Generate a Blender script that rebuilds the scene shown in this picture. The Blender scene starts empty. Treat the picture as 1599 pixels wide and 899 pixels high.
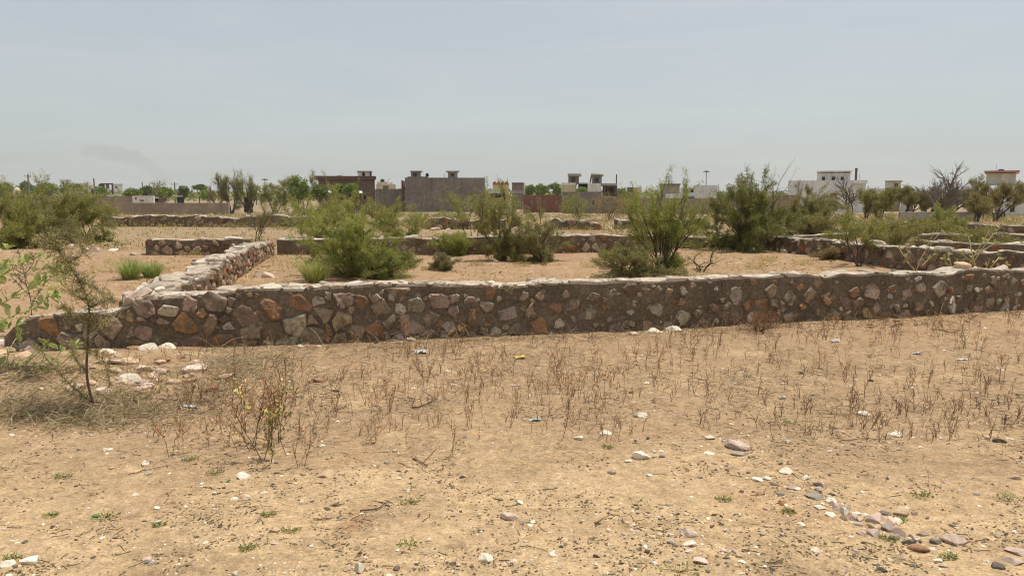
import bpy, math, random
import numpy as np
from mathutils import Vector

R = np.random.RandomState(7)
random.seed(7)
scene = bpy.context.scene
COL = scene.collection

# ------------------------------------------------------------------ camera geometry
F, CX, CY, HOR, CAMZ = 1164.0, 799.5, 449.5, 304.0, 2.0
PITCH = math.atan((CY - HOR) / F)
cp, sp = math.cos(PITCH), math.sin(PITCH)


def ray(px, py):
    u, v = (px - CX) / F, (CY - py) / F
    return np.array([u, cp + v * sp, -sp + v * cp])


def H(px, py, Y):
    """point on the sight line through a photo pixel at the distance Y"""
    r = ray(px, py)
    t = Y / r[1]
    return np.array([r[0] * t, Y, CAMZ + r[2] * t])


def hsh(i, j, s):
    n = (i * 374761393 + j * 668265263 + s * 1274126177) & 0xFFFFFFFF
    n = ((n ^ (n >> 13)) * 1274126177) & 0xFFFFFFFF
    return ((n ^ (n >> 16)) & 0xFFFF) / 65535.0


def vnoise(x, y, s=0):
    x = np.asarray(x, float); y = np.asarray(y, float)
    xi = np.floor(x); yi = np.floor(y)
    fx = x - xi; fy = y - yi
    fx = fx * fx * (3 - 2 * fx); fy = fy * fy * (3 - 2 * fy)
    xi = xi.astype(np.int64); yi = yi.astype(np.int64)
    a = hsh(xi, yi, s); b = hsh(xi + 1, yi, s); c = hsh(xi, yi + 1, s); d = hsh(xi + 1, yi + 1, s)
    return (a * (1 - fx) + b * fx) * (1 - fy) + (c * (1 - fx) + d * fx) * fy - 0.5


def sstep(a, b, v):
    t = np.clip((np.asarray(v, float) - a) / (b - a), 0, 1)
    return t * t * (3 - 2 * t)


def terr(x, y):
    x = np.asarray(x, float); y = np.asarray(y, float)
    z = -0.9 * sstep(34, 140, y)
    near = 1 - sstep(20, 34, y)
    z = z + near * (0.09 * vnoise(x / 2.3, y / 1.6, 1) + 0.035 * vnoise(x / 0.62, y / 0.5, 2))
    z = z + (1 - sstep(13, 20, y)) * (0.016 * vnoise(x / 0.21, y / 0.19, 3) + 0.009 * vnoise(x / 0.09, y / 0.085, 4))
    z = z + 0.10 * np.exp(-(((x + 5.0) / 1.6) ** 2 + ((y - 8.6) / 0.9) ** 2))       # rubble heap at the wall's foot
    z = z + 0.16 * np.exp(-(((x + 16.5) / 4.0) ** 2 + ((y - 25.0) / 1.6) ** 2))
    return z


def hs1(i, j, s):
    n = (i * 374761393 + j * 668265263 + s * 1274126177) & 0xFFFFFFFF
    n = ((n ^ (n >> 13)) * 1274126177) & 0xFFFFFFFF
    return ((n ^ (n >> 16)) & 0xFFFF) / 65535.0


def vn1(x, y, s):
    i, j = math.floor(x), math.floor(y)
    u, v = x - i, y - j
    u = u * u * (3 - 2 * u); v = v * v * (3 - 2 * v)
    return (hs1(i, j, s) * (1 - u) + hs1(i + 1, j, s) * u) * (1 - v) + (hs1(i, j + 1, s) * (1 - u) + hs1(i + 1, j + 1, s) * u) * v - 0.5


def ss1(a, b, v):
    t = min(max((v - a) / (b - a), 0), 1)
    return t * t * (3 - 2 * t)


def T(x, y):
    """terr() for one point"""
    x = float(x); y = float(y)
    z = -0.9 * ss1(34, 140, y)
    if y < 34: z += (1 - ss1(20, 34, y)) * (0.09 * vn1(x / 2.3, y / 1.6, 1) + 0.035 * vn1(x / 0.62, y / 0.5, 2))
    if y < 20: z += (1 - ss1(13, 20, y)) * (0.016 * vn1(x / 0.21, y / 0.19, 3) + 0.009 * vn1(x / 0.09, y / 0.085, 4))
    return z + 0.10 * math.exp(-(((x + 5.0) / 1.6) ** 2 + ((y - 8.6) / 0.9) ** 2)) + 0.16 * math.exp(-(((x + 16.5) / 4.0) ** 2 + ((y - 25.0) / 1.6) ** 2))


def G(px, py):
    r = ray(px, py)
    z = 0.0
    for _ in range(9):
        t = (z - CAMZ) / r[2]
        z = 0.4 * z + 0.6 * T(r[0] * t, r[1] * t)
    return np.array([r[0] * t, r[1] * t, T(r[0] * t, r[1] * t)])


def mpp(P):
    """metres per photo pixel at a point"""
    return (P[1] * cp - (P[2] - CAMZ) * sp) / F


# ------------------------------------------------------------------ mesh builder
ORG = {}


class MB:
    def __init__(s):
        s.V = []; s.C = []; s.F3 = []; s.F4 = []; s.M3 = []; s.M4 = []; s.n = 0; s.mi = 0

    def add(s, V, F3=None, F4=None, col=(1, 1, 1)):
        V = np.asarray(V, float).reshape(-1, 3)
        c = np.asarray(col, float)
        if c.ndim == 1:
            c = np.tile(c[:3], (len(V), 1))
        s.V.append(V); s.C.append(c)
        if F3 is not None and len(F3):
            s.F3.append(np.asarray(F3, np.int64).reshape(-1, 3) + s.n); s.M3.append(np.full(len(s.F3[-1]), s.mi))
        if F4 is not None and len(F4):
            s.F4.append(np.asarray(F4, np.int64).reshape(-1, 4) + s.n); s.M4.append(np.full(len(s.F4[-1]), s.mi))
        s.n += len(V)

    def box(s, x0, x1, y0, y1, z0, z1, col=(1, 1, 1)):
        V = [(x0, y0, z0), (x1, y0, z0), (x1, y1, z0), (x0, y1, z0), (x0, y0, z1), (x1, y0, z1), (x1, y1, z1), (x0, y1, z1)]
        s.add(V, None, [(0, 3, 2, 1), (4, 5, 6, 7), (0, 1, 5, 4), (1, 2, 6, 5), (2, 3, 7, 6), (3, 0, 4, 7)], col)

    def body(s, x0, x1, y0, y1, z0, z1, holes=(), reveal=0.25):
        """a block whose camera side has real recessed openings (x0,x1,z0,z1)"""
        s.add([(x0, y0, z0), (x1, y0, z0), (x1, y1, z0), (x0, y1, z0), (x0, y0, z1), (x1, y0, z1), (x1, y1, z1), (x0, y1, z1)], None,
              [(4, 5, 6, 7), (1, 2, 6, 5), (2, 3, 7, 6), (3, 0, 4, 7)])
        xs = sorted({x0, x1, *[h[0] for h in holes], *[h[1] for h in holes]})
        zs = sorted({z0, z1, *[h[2] for h in holes], *[h[3] for h in holes]})
        for a, b in zip(xs, xs[1:]):
            for c, d in zip(zs, zs[1:]):
                mx, mz = (a + b) / 2, (c + d) / 2
                if any(h[0] < mx < h[1] and h[2] < mz < h[3] for h in holes): continue
                s.add([(a, y0, c), (b, y0, c), (b, y0, d), (a, y0, d)], None, [(0, 1, 2, 3)])
        for a, b, c, d in holes:
            y2 = y0 + reveal
            s.add([(a, y0, c), (b, y0, c), (b, y0, d), (a, y0, d), (a, y2, c), (b, y2, c), (b, y2, d), (a, y2, d)], None,
                  [(0, 1, 5, 4), (1, 2, 6, 5), (2, 3, 7, 6), (3, 0, 4, 7)])

    def tube(s, P, rad, sides=4, col=(1, 1, 1), cap=False):
        P = np.asarray(P, float); n = len(P)
        rad = np.broadcast_to(np.asarray(rad, float), (n,))
        t = np.gradient(P, axis=0)
        t /= np.linalg.norm(t, axis=1, keepdims=True) + 1e-9
        ref = np.array([0.31, 0.95, 0.05]) if abs(t[0][1]) < 0.8 else np.array([0.95, 0.2, 0.2])
        a = np.cross(t, ref); a /= np.linalg.norm(a, axis=1, keepdims=True) + 1e-9
        b = np.cross(t, a)
        ang = np.arange(sides) * 2 * math.pi / sides
        V = P[:, None, :] + rad[:, None, None] * (np.cos(ang)[None, :, None] * a[:, None, :] + np.sin(ang)[None, :, None] * b[:, None, :])
        i = np.arange(n - 1)[:, None] * sides; j = np.arange(sides)[None, :]; k = (j + 1) % sides
        Fq = np.stack([i + j, i + k, i + sides + k, i + sides + j], -1).reshape(-1, 4)
        V = V.reshape(-1, 3)
        if cap:
            V = np.vstack([V, P[-1:], P[:1]])
            e = (n - 1) * sides
            F3 = [(e + q, e + (q + 1) % sides, n * sides) for q in range(sides)] + [((q + 1) % sides, q, n * sides + 1) for q in range(sides)]
            s.add(V, F3, Fq, col)
        else:
            s.add(V, None, Fq, col)

    def leaves(s, P, D, L, W, col, rng, bend=0.0):
        """rhombic blades: P base, D direction"""
        n = len(P)
        if n == 0: return
        D = D / (np.linalg.norm(D, axis=1, keepdims=True) + 1e-9)
        rv = rng.normal(size=(n, 3))
        S = np.cross(D, rv); S /= np.linalg.norm(S, axis=1, keepdims=True) + 1e-9
        L = np.broadcast_to(L, (n,))[:, None]; W = np.broadcast_to(W, (n,))[:, None]
        N = np.cross(D, S)
        V = np.stack([P, P + D * L * 0.45 + S * W * 0.5 + N * bend * L, P + D * L, P + D * L * 0.55 - S * W * 0.5 + N * bend * L], 1).reshape(-1, 3)
        Fq = np.arange(4 * n).reshape(-1, 4)
        s.add(V, None, Fq, np.repeat(col, 4, axis=0))

    def build(s, name, material, parent=None, origin=None, smooth=False):
        me = bpy.data.meshes.new(name)
        V = np.vstack(s.V) if s.V else np.zeros((0, 3)); C = np.vstack(s.C) if s.C else np.zeros((0, 3))
        if parent is not None:
            org = ORG[parent.name]
        else:
            org = np.array(origin if origin is not None else (0, 0, 0), float)
        V = V - org
        F3 = np.vstack(s.F3) if s.F3 else np.zeros((0, 3), np.int64)
        F4 = np.vstack(s.F4) if s.F4 else np.zeros((0, 4), np.int64)
        loops = np.concatenate([F3.ravel(), F4.ravel()]).astype(np.int32)
        starts = np.concatenate([np.arange(len(F3)) * 3, len(F3) * 3 + np.arange(len(F4)) * 4]).astype(np.int32)
        me.vertices.add(len(V)); me.vertices.foreach_set('co', V.astype(np.float32).ravel())
        me.loops.add(len(loops)); me.loops.foreach_set('vertex_index', loops)
        me.polygons.add(len(starts)); me.polygons.foreach_set('loop_start', starts)
        me.update(calc_edges=True)
        at = me.color_attributes.new('tint', 'FLOAT_COLOR', 'POINT')
        at.data.foreach_set('color', np.hstack([C, np.ones((len(C), 1))]).astype(np.float32).ravel())
        me.polygons.foreach_set('use_smooth', np.full(len(starts), smooth))
        for m_ in (material if isinstance(material, (list, tuple)) else [material]): me.materials.append(m_)
        if isinstance(material, (list, tuple)): me.polygons.foreach_set('material_index', np.concatenate(s.M3 + s.M4).astype(np.int32))
        o = bpy.data.objects.new(name, me); COL.objects.link(o)
        if parent is not None:
            o.parent = parent
        else:
            o.location = org
        ORG[o.name] = org
        return o


def tag(o, label=None, cat=None, group=None, kind=None):
    if label: o['label'] = label
    if cat: o['category'] = cat
    if group: o['group'] = group
    if kind: o['kind'] = kind
    return o


def thing(name, loc, label, cat, group=None):
    o = bpy.data.objects.new(name, None); COL.objects.link(o)
    o.location = loc; o.empty_display_size = 0.2
    ORG[o.name] = np.array(loc, float)
    return tag(o, label, cat, group, 'thing')


# ------------------------------------------------------------------ materials
def nd(nt, typ, **kw):
    n = nt.nodes.new(typ)
    for k, v in kw.items(): setattr(n, k, v)
    return n


def new_mat(name):
    m = bpy.data.materials.new(name); m.use_nodes = True
    nt = m.node_tree; nt.nodes.clear()
    out = nd(nt, 'ShaderNodeOutputMaterial')
    return m, nt, out


def mixc(nt, a, b, fac, mode='MIX'):
    n = nd(nt, 'ShaderNodeMix', data_type='RGBA', blend_type=mode)
    for s_, v in ((n.inputs[6], a), (n.inputs[7], b)):
        if isinstance(v, (tuple, list)): s_.default_value = (*v[:3], 1)
        else: nt.links.new(v, s_)
    if isinstance(fac, (int, float)): n.inputs[0].default_value = fac
    else: nt.links.new(fac, n.inputs[0])
    return n.outputs[2]


def noise(nt, scale, detail=4, rough=0.6, vec=None, dist=0.0):
    n = nd(nt, 'ShaderNodeTexNoise'); n.inputs['Scale'].default_value = scale
    n.inputs['Detail'].default_value = detail; n.inputs['Roughness'].default_value = rough
    n.inputs['Distortion'].default_value = dist
    if vec is not None: nt.links.new(vec, n.inputs['Vector'])
    return n.outputs['Fac']


def mrange(nt, v, a, b, c=0.0, d=1.0):
    n = nd(nt, 'ShaderNodeMapRange'); nt.links.new(v, n.inputs[0])
    for i, q in enumerate((a, b, c, d)): n.inputs[i + 1].default_value = q
    return n.outputs[0]


def simple(name, col, rough=0.9, scale=3.0, amt=0.35, scale2=None, amt2=0.25, bump=0.0, bscale=40, tint=False, objrand=0.0, spec=0.2, col2=None, stain=None, smear=None, veins=False):
    m, nt, out = new_mat(name)
    b = nd(nt, 'ShaderNodeBsdfPrincipled'); nt.links.new(b.outputs[0], out.inputs[0])
    b.inputs['Roughness'].default_value = rough
    b.inputs['Specular IOR Level'].default_value = spec
    vec = nd(nt, 'ShaderNodeTexCoord').outputs['Object']
    if tint:
        base = nd(nt, 'ShaderNodeAttribute', attribute_name='tint').outputs['Color']
        if col != (1, 1, 1): base = mixc(nt, base, col, 1.0, 'MULTIPLY')
    else:
        base = mixc(nt, col, col, 0.0)
    if objrand:
        r = nd(nt, 'ShaderNodeObjectInfo').outputs['Random']
        hs = nd(nt, 'ShaderNodeHueSaturation'); nt.links.new(base, hs.inputs['Color'])
        nt.links.new(mrange(nt, r, 0, 1, 1 - objrand, 1 + objrand), hs.inputs['Value'])
        base = hs.outputs[0]
    if col2 is not None:
        base = mixc(nt, base, col2, mrange(nt, noise(nt, scale * 0.7, 5, 0.65, vec), 0.45, 0.65))
    n1 = mrange(nt, noise(nt, scale, 5, 0.6, vec), 0.25, 0.75, 1 - amt, 1 + amt)
    base = mixc(nt, base, n1, 1.0, 'MULTIPLY')
    if scale2:
        n2 = mrange(nt, noise(nt, scale2, 3, 0.6, vec), 0.3, 0.7, 1 - amt2, 1 + amt2)
        base = mixc(nt, base, n2, 1.0, 'MULTIPLY')
    if veins:   # rusty and quartz-pale veining inside each stone
        base = mixc(nt, base, (0.24, 0.135, 0.075), mrange(nt, noise(nt, 9, 6, 0.7, vec, 1.2), 0.56, 0.70, 0, 0.6))
        base = mixc(nt, base, (0.46, 0.41, 0.34), mrange(nt, noise(nt, 7, 6, 0.7, vec, 1.6), 0.62, 0.74, 0, 0.6))
    if smear is not None:   # mortar daubed over parts of the stones
        base = mixc(nt, base, smear, mrange(nt, noise(nt, 5.5, 5, 0.7, vec, 0.4), 0.50, 0.60, 0.0, 0.92))
    if stain is not None:   # rain streaks running down the wall
        mp = nd(nt, 'ShaderNodeMapping'); nt.links.new(vec, mp.inputs[0]); mp.inputs['Scale'].default_value = (1.2, 1.2, 0.12)
        base = mixc(nt, base, stain, mrange(nt, noise(nt, 1.0, 5, 0.7, mp.outputs[0]), 0.5, 0.72, 0, 0.65))
    nt.links.new(base, b.inputs['Base Color'])
    if bump:
        bp = nd(nt, 'ShaderNodeBump'); bp.inputs['Strength'].default_value = bump; bp.inputs['Distance'].default_value = 0.02
        nt.links.new(noise(nt, bscale, 6, 0.65, vec), bp.inputs['Height']); nt.links.new(bp.outputs[0], b.inputs['Normal'])
    return m


def leaf_mat(name, col=(1, 1, 1), trans=0.3, objrand=0.0):
    m, nt, out = new_mat(name)
    base = nd(nt, 'ShaderNodeAttribute', attribute_name='tint').outputs['Color']
    if col != (1, 1, 1): base = mixc(nt, base, col, 1.0, 'MULTIPLY')
    if objrand:
        r = nd(nt, 'ShaderNodeObjectInfo').outputs['Random']
        hs = nd(nt, 'ShaderNodeHueSaturation'); nt.links.new(base, hs.inputs['Color'])
        nt.links.new(mrange(nt, r, 0, 1, 1 - objrand, 1 + objrand), hs.inputs['Value']); base = hs.outputs[0]
    d = nd(nt, 'ShaderNodeBsdfPrincipled'); d.inputs['Roughness'].default_value = 0.6; d.inputs['Specular IOR Level'].default_value = 0.25
    t = nd(nt, 'ShaderNodeBsdfTranslucent')
    nt.links.new(base, d.inputs['Base Color']); nt.links.new(base, t.inputs['Color'])
    mx = nd(nt, 'ShaderNodeMixShader'); mx.inputs[0].default_value = trans
    nt.links.new(d.outputs[0], mx.inputs[1]); nt.links.new(t.outputs[0], mx.inputs[2]); nt.links.new(mx.outputs[0], out.inputs[0])
    return m


def brick_mat(name, c1, c2, mortar, scale=1.0):
    m, nt, out = new_mat(name)
    b = nd(nt, 'ShaderNodeBsdfPrincipled'); nt.links.new(b.outputs[0], out.inputs[0]); b.inputs['Roughness'].default_value = 0.95
    tc = nd(nt, 'ShaderNodeTexCoord').outputs['Object']
    sx = nd(nt, 'ShaderNodeSeparateXYZ'); nt.links.new(tc, sx.inputs[0])
    ad = nd(nt, 'ShaderNodeMath', operation='ADD'); nt.links.new(sx.outputs[0], ad.inputs[0]); nt.links.new(sx.outputs[1], ad.inputs[1])
    cb = nd(nt, 'ShaderNodeCombineXYZ'); nt.links.new(ad.outputs[0], cb.inputs[0]); nt.links.new(sx.outputs[2], cb.inputs[1])
    br = nd(nt, 'ShaderNodeTexBrick'); nt.links.new(cb.outputs[0], br.inputs['Vector'])
    br.inputs['Color1'].default_value = (*c1, 1); br.inputs['Color2'].default_value = (*c2, 1); br.inputs['Mortar'].default_value = (*mortar, 1)
    br.inputs['Scale'].default_value = scale; br.inputs['Brick Width'].default_value = 0.4; br.inputs['Row Height'].default_value = 0.16; br.inputs['Mortar Size'].default_value = 0.02
    v = mrange(nt, noise(nt, 0.5, 6, 0.7, tc), 0.25, 0.75, 0.6, 1.35)
    nt.links.new(mixc(nt, br.outputs[0], v, 1.0, 'MULTIPLY'), b.inputs['Base Color'])
    return m


M = {}
M['mortar'] = simple('earthy mortar', (0.155, 0.118, 0.082), 0.95, 2.2, 0.35, 26, 0.35, bump=1.0, bscale=28, col2=(0.185, 0.147, 0.107))
M['cap_mortar'] = simple('weathered pale mortar', (0.47, 0.405, 0.32), 0.95, 4.5, 0.35, 26, 0.3, bump=1.0, bscale=20, col2=(0.25, 0.20, 0.15))
M['stone'] = simple('rubble stone', (1, 1, 1), 0.85, 5, 0.35, 34, 0.28, bump=0.7, bscale=20, tint=True, smear=(0.16, 0.122, 0.085), veins=True)
M['stone_dark'] = simple('weathered rear wall stone', (0.80, 0.70, 0.62), 0.9, 5, 0.4, 30, 0.35, bump=0.7, bscale=20, tint=True, veins=True)
M['coping'] = simple('pale coping', (1, 1, 1), 0.9, 4, 0.25, 40, 0.22, bump=0.6, bscale=30, tint=True)
M['rock'] = simple('loose rock', (1, 1, 1), 0.85, 6, 0.22, 60, 0.18, bump=0.4, bscale=45, tint=True, objrand=0.22)
M['bark'] = simple('grey brown bark', (0.085, 0.062, 0.045), 0.95, 12, 0.4)
M['bark_pale'] = simple('pale dry bark', (0.25, 0.21, 0.175), 0.95, 12, 0.35)
M['bark_mid'] = simple('brown twig bark', (0.13, 0.095, 0.068), 0.95, 14, 0.35)
M['weed'] = simple('dry weed stalk', (1, 1, 1), 0.95, 9, 0.3, tint=True, objrand=0.35)
M['straw'] = leaf_mat('dry straw', trans=0.15)
M['leaf'] = leaf_mat('shrub leaf', trans=0.34)
M['leaf_far'] = leaf_mat('tree leaf', trans=0.25)
M['litter'] = simple('leaf litter', (1, 1, 1), 0.95, 5, 0.3, tint=True)
M['grey_plaster'] = simple('bare cement render', (0.22, 0.195, 0.165), 0.95, 0.5, 0.3, 3, 0.2, stain=(0.12, 0.105, 0.09))
M['grey_plaster_pale'] = simple('pale cement render', (0.36, 0.33, 0.29), 0.95, 0.5, 0.25, 3, 0.18, stain=(0.2, 0.17, 0.14))
M['brown_brick'] = brick_mat('brown brick', (0.15, 0.098, 0.075), (0.19, 0.12, 0.09), (0.2, 0.155, 0.125))
M['red_brick'] = brick_mat('red brick', (0.20, 0.075, 0.055), (0.24, 0.095, 0.065), (0.19, 0.12, 0.1))
M['mud_brick'] = brick_mat('dull boundary brick', (0.29, 0.22, 0.16), (0.33, 0.245, 0.18), (0.29, 0.235, 0.185))
M['roof_red'] = simple('reddish painted slab', (0.14, 0.085, 0.065), 0.8, 1, 0.25)
M['white'] = simple('weathered whitewash', (0.74, 0.71, 0.65), 0.9, 0.5, 0.18, 3, 0.1, stain=(0.4, 0.37, 0.33))
M['cool_white'] = simple('cool white paint', (0.72, 0.72, 0.70), 0.9, 0.4, 0.12, 3, 0.08, stain=(0.42, 0.41, 0.39))
M['cream'] = simple('cream paint', (0.60, 0.52, 0.36), 0.9, 0.5, 0.18, stain=(0.4, 0.33, 0.24))
M['yellow'] = simple('ochre yellow paint', (0.55, 0.40, 0.19), 0.9, 0.6, 0.18)
M['terracotta'] = simple('terracotta paint', (0.38, 0.13, 0.065), 0.85, 1, 0.22)
M['pink_slab'] = simple('salmon painted slab', (0.45, 0.23, 0.17), 0.85, 0.8, 0.15)
M['mint'] = simple('mint green paint', (0.56, 0.61, 0.54), 0.85, 0.8, 0.15, stain=(0.5, 0.5, 0.45))
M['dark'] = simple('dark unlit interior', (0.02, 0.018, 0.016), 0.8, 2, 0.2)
M['glass_dark'] = simple('dark window glass', (0.03, 0.03, 0.032), 0.15, 2, 0.2, spec=0.5)
M['dull_fill'] = simple('window bricked up', (0.24, 0.19, 0.15), 0.95, 2, 0.2)
M['blue'] = simple('blue paint', (0.03, 0.09, 0.30), 0.5, 2, 0.2)
M['sheet'] = simple('pale blue roofing sheet', (0.50, 0.58, 0.66), 0.5, 2, 0.15)
M['black_tank'] = simple('black plastic tank', (0.015, 0.015, 0.016), 0.45, 3, 0.2)
M['green_tank'] = simple('green plastic tank', (0.02, 0.27, 0.15), 0.45, 3, 0.15)
M['teal'] = simple('dark teal tarpaulin', (0.02, 0.06, 0.075), 0.6, 2, 0.25)
M['concrete_pole'] = simple('concrete pole', (0.22, 0.2, 0.18), 0.9, 3, 0.2)
M['steel'] = simple('galvanised steel', (0.25, 0.25, 0.25), 0.5, 3, 0.15)
M['rust'] = simple('rusty rebar', (0.1, 0.055, 0.04), 0.9, 3, 0.2)
M['chimney'] = simple('sooty chimney', (0.10, 0.085, 0.075), 0.9, 1, 0.3)
M['black_paint'] = simple('black paint', (0.015, 0.015, 0.016), 0.35, 3, 0.1, spec=0.5)
M['rubber'] = simple('tyre rubber', (0.02, 0.02, 0.02), 0.9, 3, 0.1)
M['red_paint'] = simple('dusty red paint', (0.25, 0.05, 0.04), 0.4, 3, 0.15, spec=0.5)
M['plastic_white'] = simple('white plastic film', (0.58, 0.58, 0.56), 0.5, 14, 0.12)
M['plastic_blue'] = simple('pale blue plastic film', (0.42, 0.50, 0.52), 0.4, 14, 0.15)
M['plastic_yellow'] = simple('yellow card', (0.72, 0.58, 0.16), 0.6, 14, 0.15)
M['plastic_green'] = simple('green plastic', (0.05, 0.28, 0.12), 0.4, 14, 0.15)
M['plastic_pink'] = simple('pink printed film', (0.7, 0.22, 0.22), 0.4, 14, 0.15)

STONE_COLS = np.array([(0.45, 0.385, 0.305), (0.37, 0.31, 0.24), (0.30, 0.225, 0.16), (0.29, 0.158, 0.085), (0.33, 0.24, 0.18),
                       (0.17, 0.115, 0.085), (0.34, 0.25, 0.14), (0.23, 0.165, 0.125)])
STONE_P = np.array([0.24, 0.12, 0.17, 0.20, 0.16, 0.07, 0.04, 0.08])


# ------------------------------------------------------------------ ground
def axis(fine0, fine1, step, far0, far1, g=1.09):
    a = list(np.arange(fine0, fine1 + 1e-6, step))
    s_, v = step, a[-1]
    while v < far1:
        s_ *= g; v += s_; a.append(v)
    s_, v = step, a[0]; pre = []
    while v > far0:
        s_ *= g; v -= s_; pre.append(v)
    return np.array(pre[::-1] + a)


def ground_mat():
    m, nt, out = new_mat('dry sandy soil')
    b = nd(nt, 'ShaderNodeBsdfPrincipled'); nt.links.new(b.outputs[0], out.inputs[0])
    b.inputs['Roughness'].default_value = 0.95; b.inputs['Specular IOR Level'].default_value = 0.1
    vec = nd(nt, 'ShaderNodeTexCoord').outputs['Object']
    sep = nd(nt, 'ShaderNodeSeparateXYZ'); nt.links.new(vec, sep.inputs[0])
    w = mrange(nt, noise(nt, 0.45, 5, 0.65, vec), 0.2, 0.8, -2.2, 2.2)
    ad = nd(nt, 'ShaderNodeMath', operation='ADD'); nt.links.new(sep.outputs[1], ad.inputs[0]); nt.links.new(w, ad.inputs[1])
    rmp = nd(nt, 'ShaderNodeValToRGB')
    nt.links.new(mrange(nt, ad.outputs[0], 0, 80), rmp.inputs[0])
    stops = [(0.0, (0.535, 0.382, 0.218)), (4.6, (0.50, 0.35, 0.20)), (5.9, (0.395, 0.27, 0.157)), (10.0, (0.36, 0.245, 0.143)), (11.5, (0.375, 0.245, 0.143)),
             (24, (0.36, 0.235, 0.14)), (30, (0.31, 0.215, 0.125)), (46, (0.31, 0.225, 0.14)), (80, (0.29, 0.215, 0.14))]
    el = rmp.color_ramp.elements
    while len(el) < len(stops): el.new(0.5)
    for e, (p, c) in zip(el, stops): e.position = p / 80; e.color = (*c, 1)
    base = rmp.outputs[0]
    # patches of trampled leaf mould and of paler blown sand
    base = mixc(nt, base, (0.23, 0.155, 0.09), mrange(nt, noise(nt, 0.9, 6, 0.7, vec, 0.6), 0.52, 0.68, 0, 0.62))
    base = mixc(nt, base, (0.60, 0.43, 0.25), mrange(nt, noise(nt, 1.6, 5, 0.65, vec, 0.4), 0.56, 0.70, 0, 0.6))
    base = mixc(nt, base, (0.36, 0.19, 0.10), mrange(nt, noise(nt, 0.7, 5, 0.65, vec, 0.9), 0.60, 0.74, 0, 0.5))
    mp2 = nd(nt, 'ShaderNodeMapping'); nt.links.new(vec, mp2.inputs[0]); mp2.inputs['Scale'].default_value = (0.55, 2.1, 1); mp2.inputs['Rotation'].default_value = (0, 0, -0.16)
    base = mixc(nt, base, (0.34, 0.225, 0.125), mrange(nt, noise(nt, 1.0, 7, 0.72, mp2.outputs[0], 0.5), 0.50, 0.70, 0, 0.7))
    # crumbs, specks and chips
    base = mixc(nt, base, mrange(nt, noise(nt, 11, 4, 0.7, vec), 0.3, 0.7, 0.72, 1.2), 1.0, 'MULTIPLY')
    base = mixc(nt, base, mrange(nt, noise(nt, 30, 5, 0.75, vec, 0.4), 0.3, 0.7, 0.76, 1.2), 1.0, 'MULTIPLY')
    base = mixc(nt, base, mrange(nt, noise(nt, 70, 3, 0.7, vec), 0.3, 0.7, 0.70, 1.26), 1.0, 'MULTIPLY')
    mp = nd(nt, 'ShaderNodeMapping'); nt.links.new(vec, mp.inputs[0]); mp.inputs['Scale'].default_value = (16, 42, 20); mp.inputs['Rotation'].default_value = (0, 0, 0.25)
    patch = mrange(nt, noise(nt, 1.3, 4, 0.6, vec, 0.5), 0.42, 0.6)
    sp1 = mrange(nt, noise(nt, 1.0, 3, 0.6, mp.outputs[0], 0.8), 0.58, 0.66, 0, 0.75)
    f = nd(nt, 'ShaderNodeMath', operation='MULTIPLY'); nt.links.new(sp1, f.inputs[0]); nt.links.new(patch, f.inputs[1])
    base = mixc(nt, base, (0.12, 0.08, 0.048), f.outputs[0])
    vo = nd(nt, 'ShaderNodeTexVoronoi', feature='F1'); vo.inputs['Scale'].default_value = 26; nt.links.new(vec, vo.inputs['Vector'])
    chip = mrange(nt, vo.outputs['Distance'], 0.10, 0.16, 0.6, 0.0)
    base = mixc(nt, base, (0.60, 0.48, 0.36), chip)
    nt.links.new(base, b.inputs['Base Color'])
    bp = nd(nt, 'ShaderNodeBump'); bp.inputs['Strength'].default_value = 0.75; bp.inputs['Distance'].default_value = 0.03
    nt.links.new(noise(nt, 14, 8, 0.72, vec, 0.3), bp.inputs['Height'])
    nt.links.new(bp.outputs[0], b.inputs['Normal'])
    return m


def build_ground():
    xs = axis(-8, 9, 0.05, -1300, 1300, 1.085); ys = axis(2.2, 14.5, 0.045, -60, 1500, 1.07)
    X, Y = np.meshgrid(xs, ys)
    Z = terr(X, Y)
    V = np.stack([X.ravel(), Y.ravel(), Z.ravel()], 1)
    nx, ny = len(xs), len(ys)
    i = (np.arange(ny - 1)[:, None] * nx + np.arange(nx - 1)[None, :])
    Fq = np.stack([i, i + 1, i + nx + 1, i + nx], -1).reshape(-1, 4)
    mb = MB(); mb.add(V, None, Fq)
    tag(mb.build('ground', ground_mat(), smooth=True), kind='structure')


build_ground()


# ------------------------------------------------------------------ stone walls
def ico(sub=1):
    t = (1 + 5 ** 0.5) / 2
    V = [(-1, t, 0), (1, t, 0), (-1, -t, 0), (1, -t, 0), (0, -1, t), (0, 1, t), (0, -1, -t), (0, 1, -t), (t, 0, -1), (t, 0, 1), (-t, 0, -1), (-t, 0, 1)]
    Fc = [(0, 11, 5), (0, 5, 1), (0, 1, 7), (0, 7, 10), (0, 10, 11), (1, 5, 9), (5, 11, 4), (11, 10, 2), (10, 7, 6), (7, 1, 8), (3, 9, 4), (3, 4, 2), (3, 2, 6), (3, 6, 8), (3, 8, 9), (4, 9, 5), (2, 4, 11), (6, 2, 10), (8, 6, 7), (9, 8, 1)]
    V = [np.array(v) / np.linalg.norm(v) for v in V]
    for _ in range(sub):
        cache, nf = {}, []
        def mid(a, b):
            k = (min(a, b), max(a, b))
            if k not in cache:
                m_ = V[a] + V[b]; V.append(m_ / np.linalg.norm(m_)); cache[k] = len(V) - 1
            return cache[k]
        for a, b, c in Fc:
            x, y, z = mid(a, b), mid(b, c), mid(c, a)
            nf += [(a, x, z), (b, y, x), (c, z, y), (x, y, z)]
        Fc = nf
    return np.array(V), np.array(Fc)


ICO = {k: ico(k) for k in (0, 1, 2, 3)}


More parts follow.
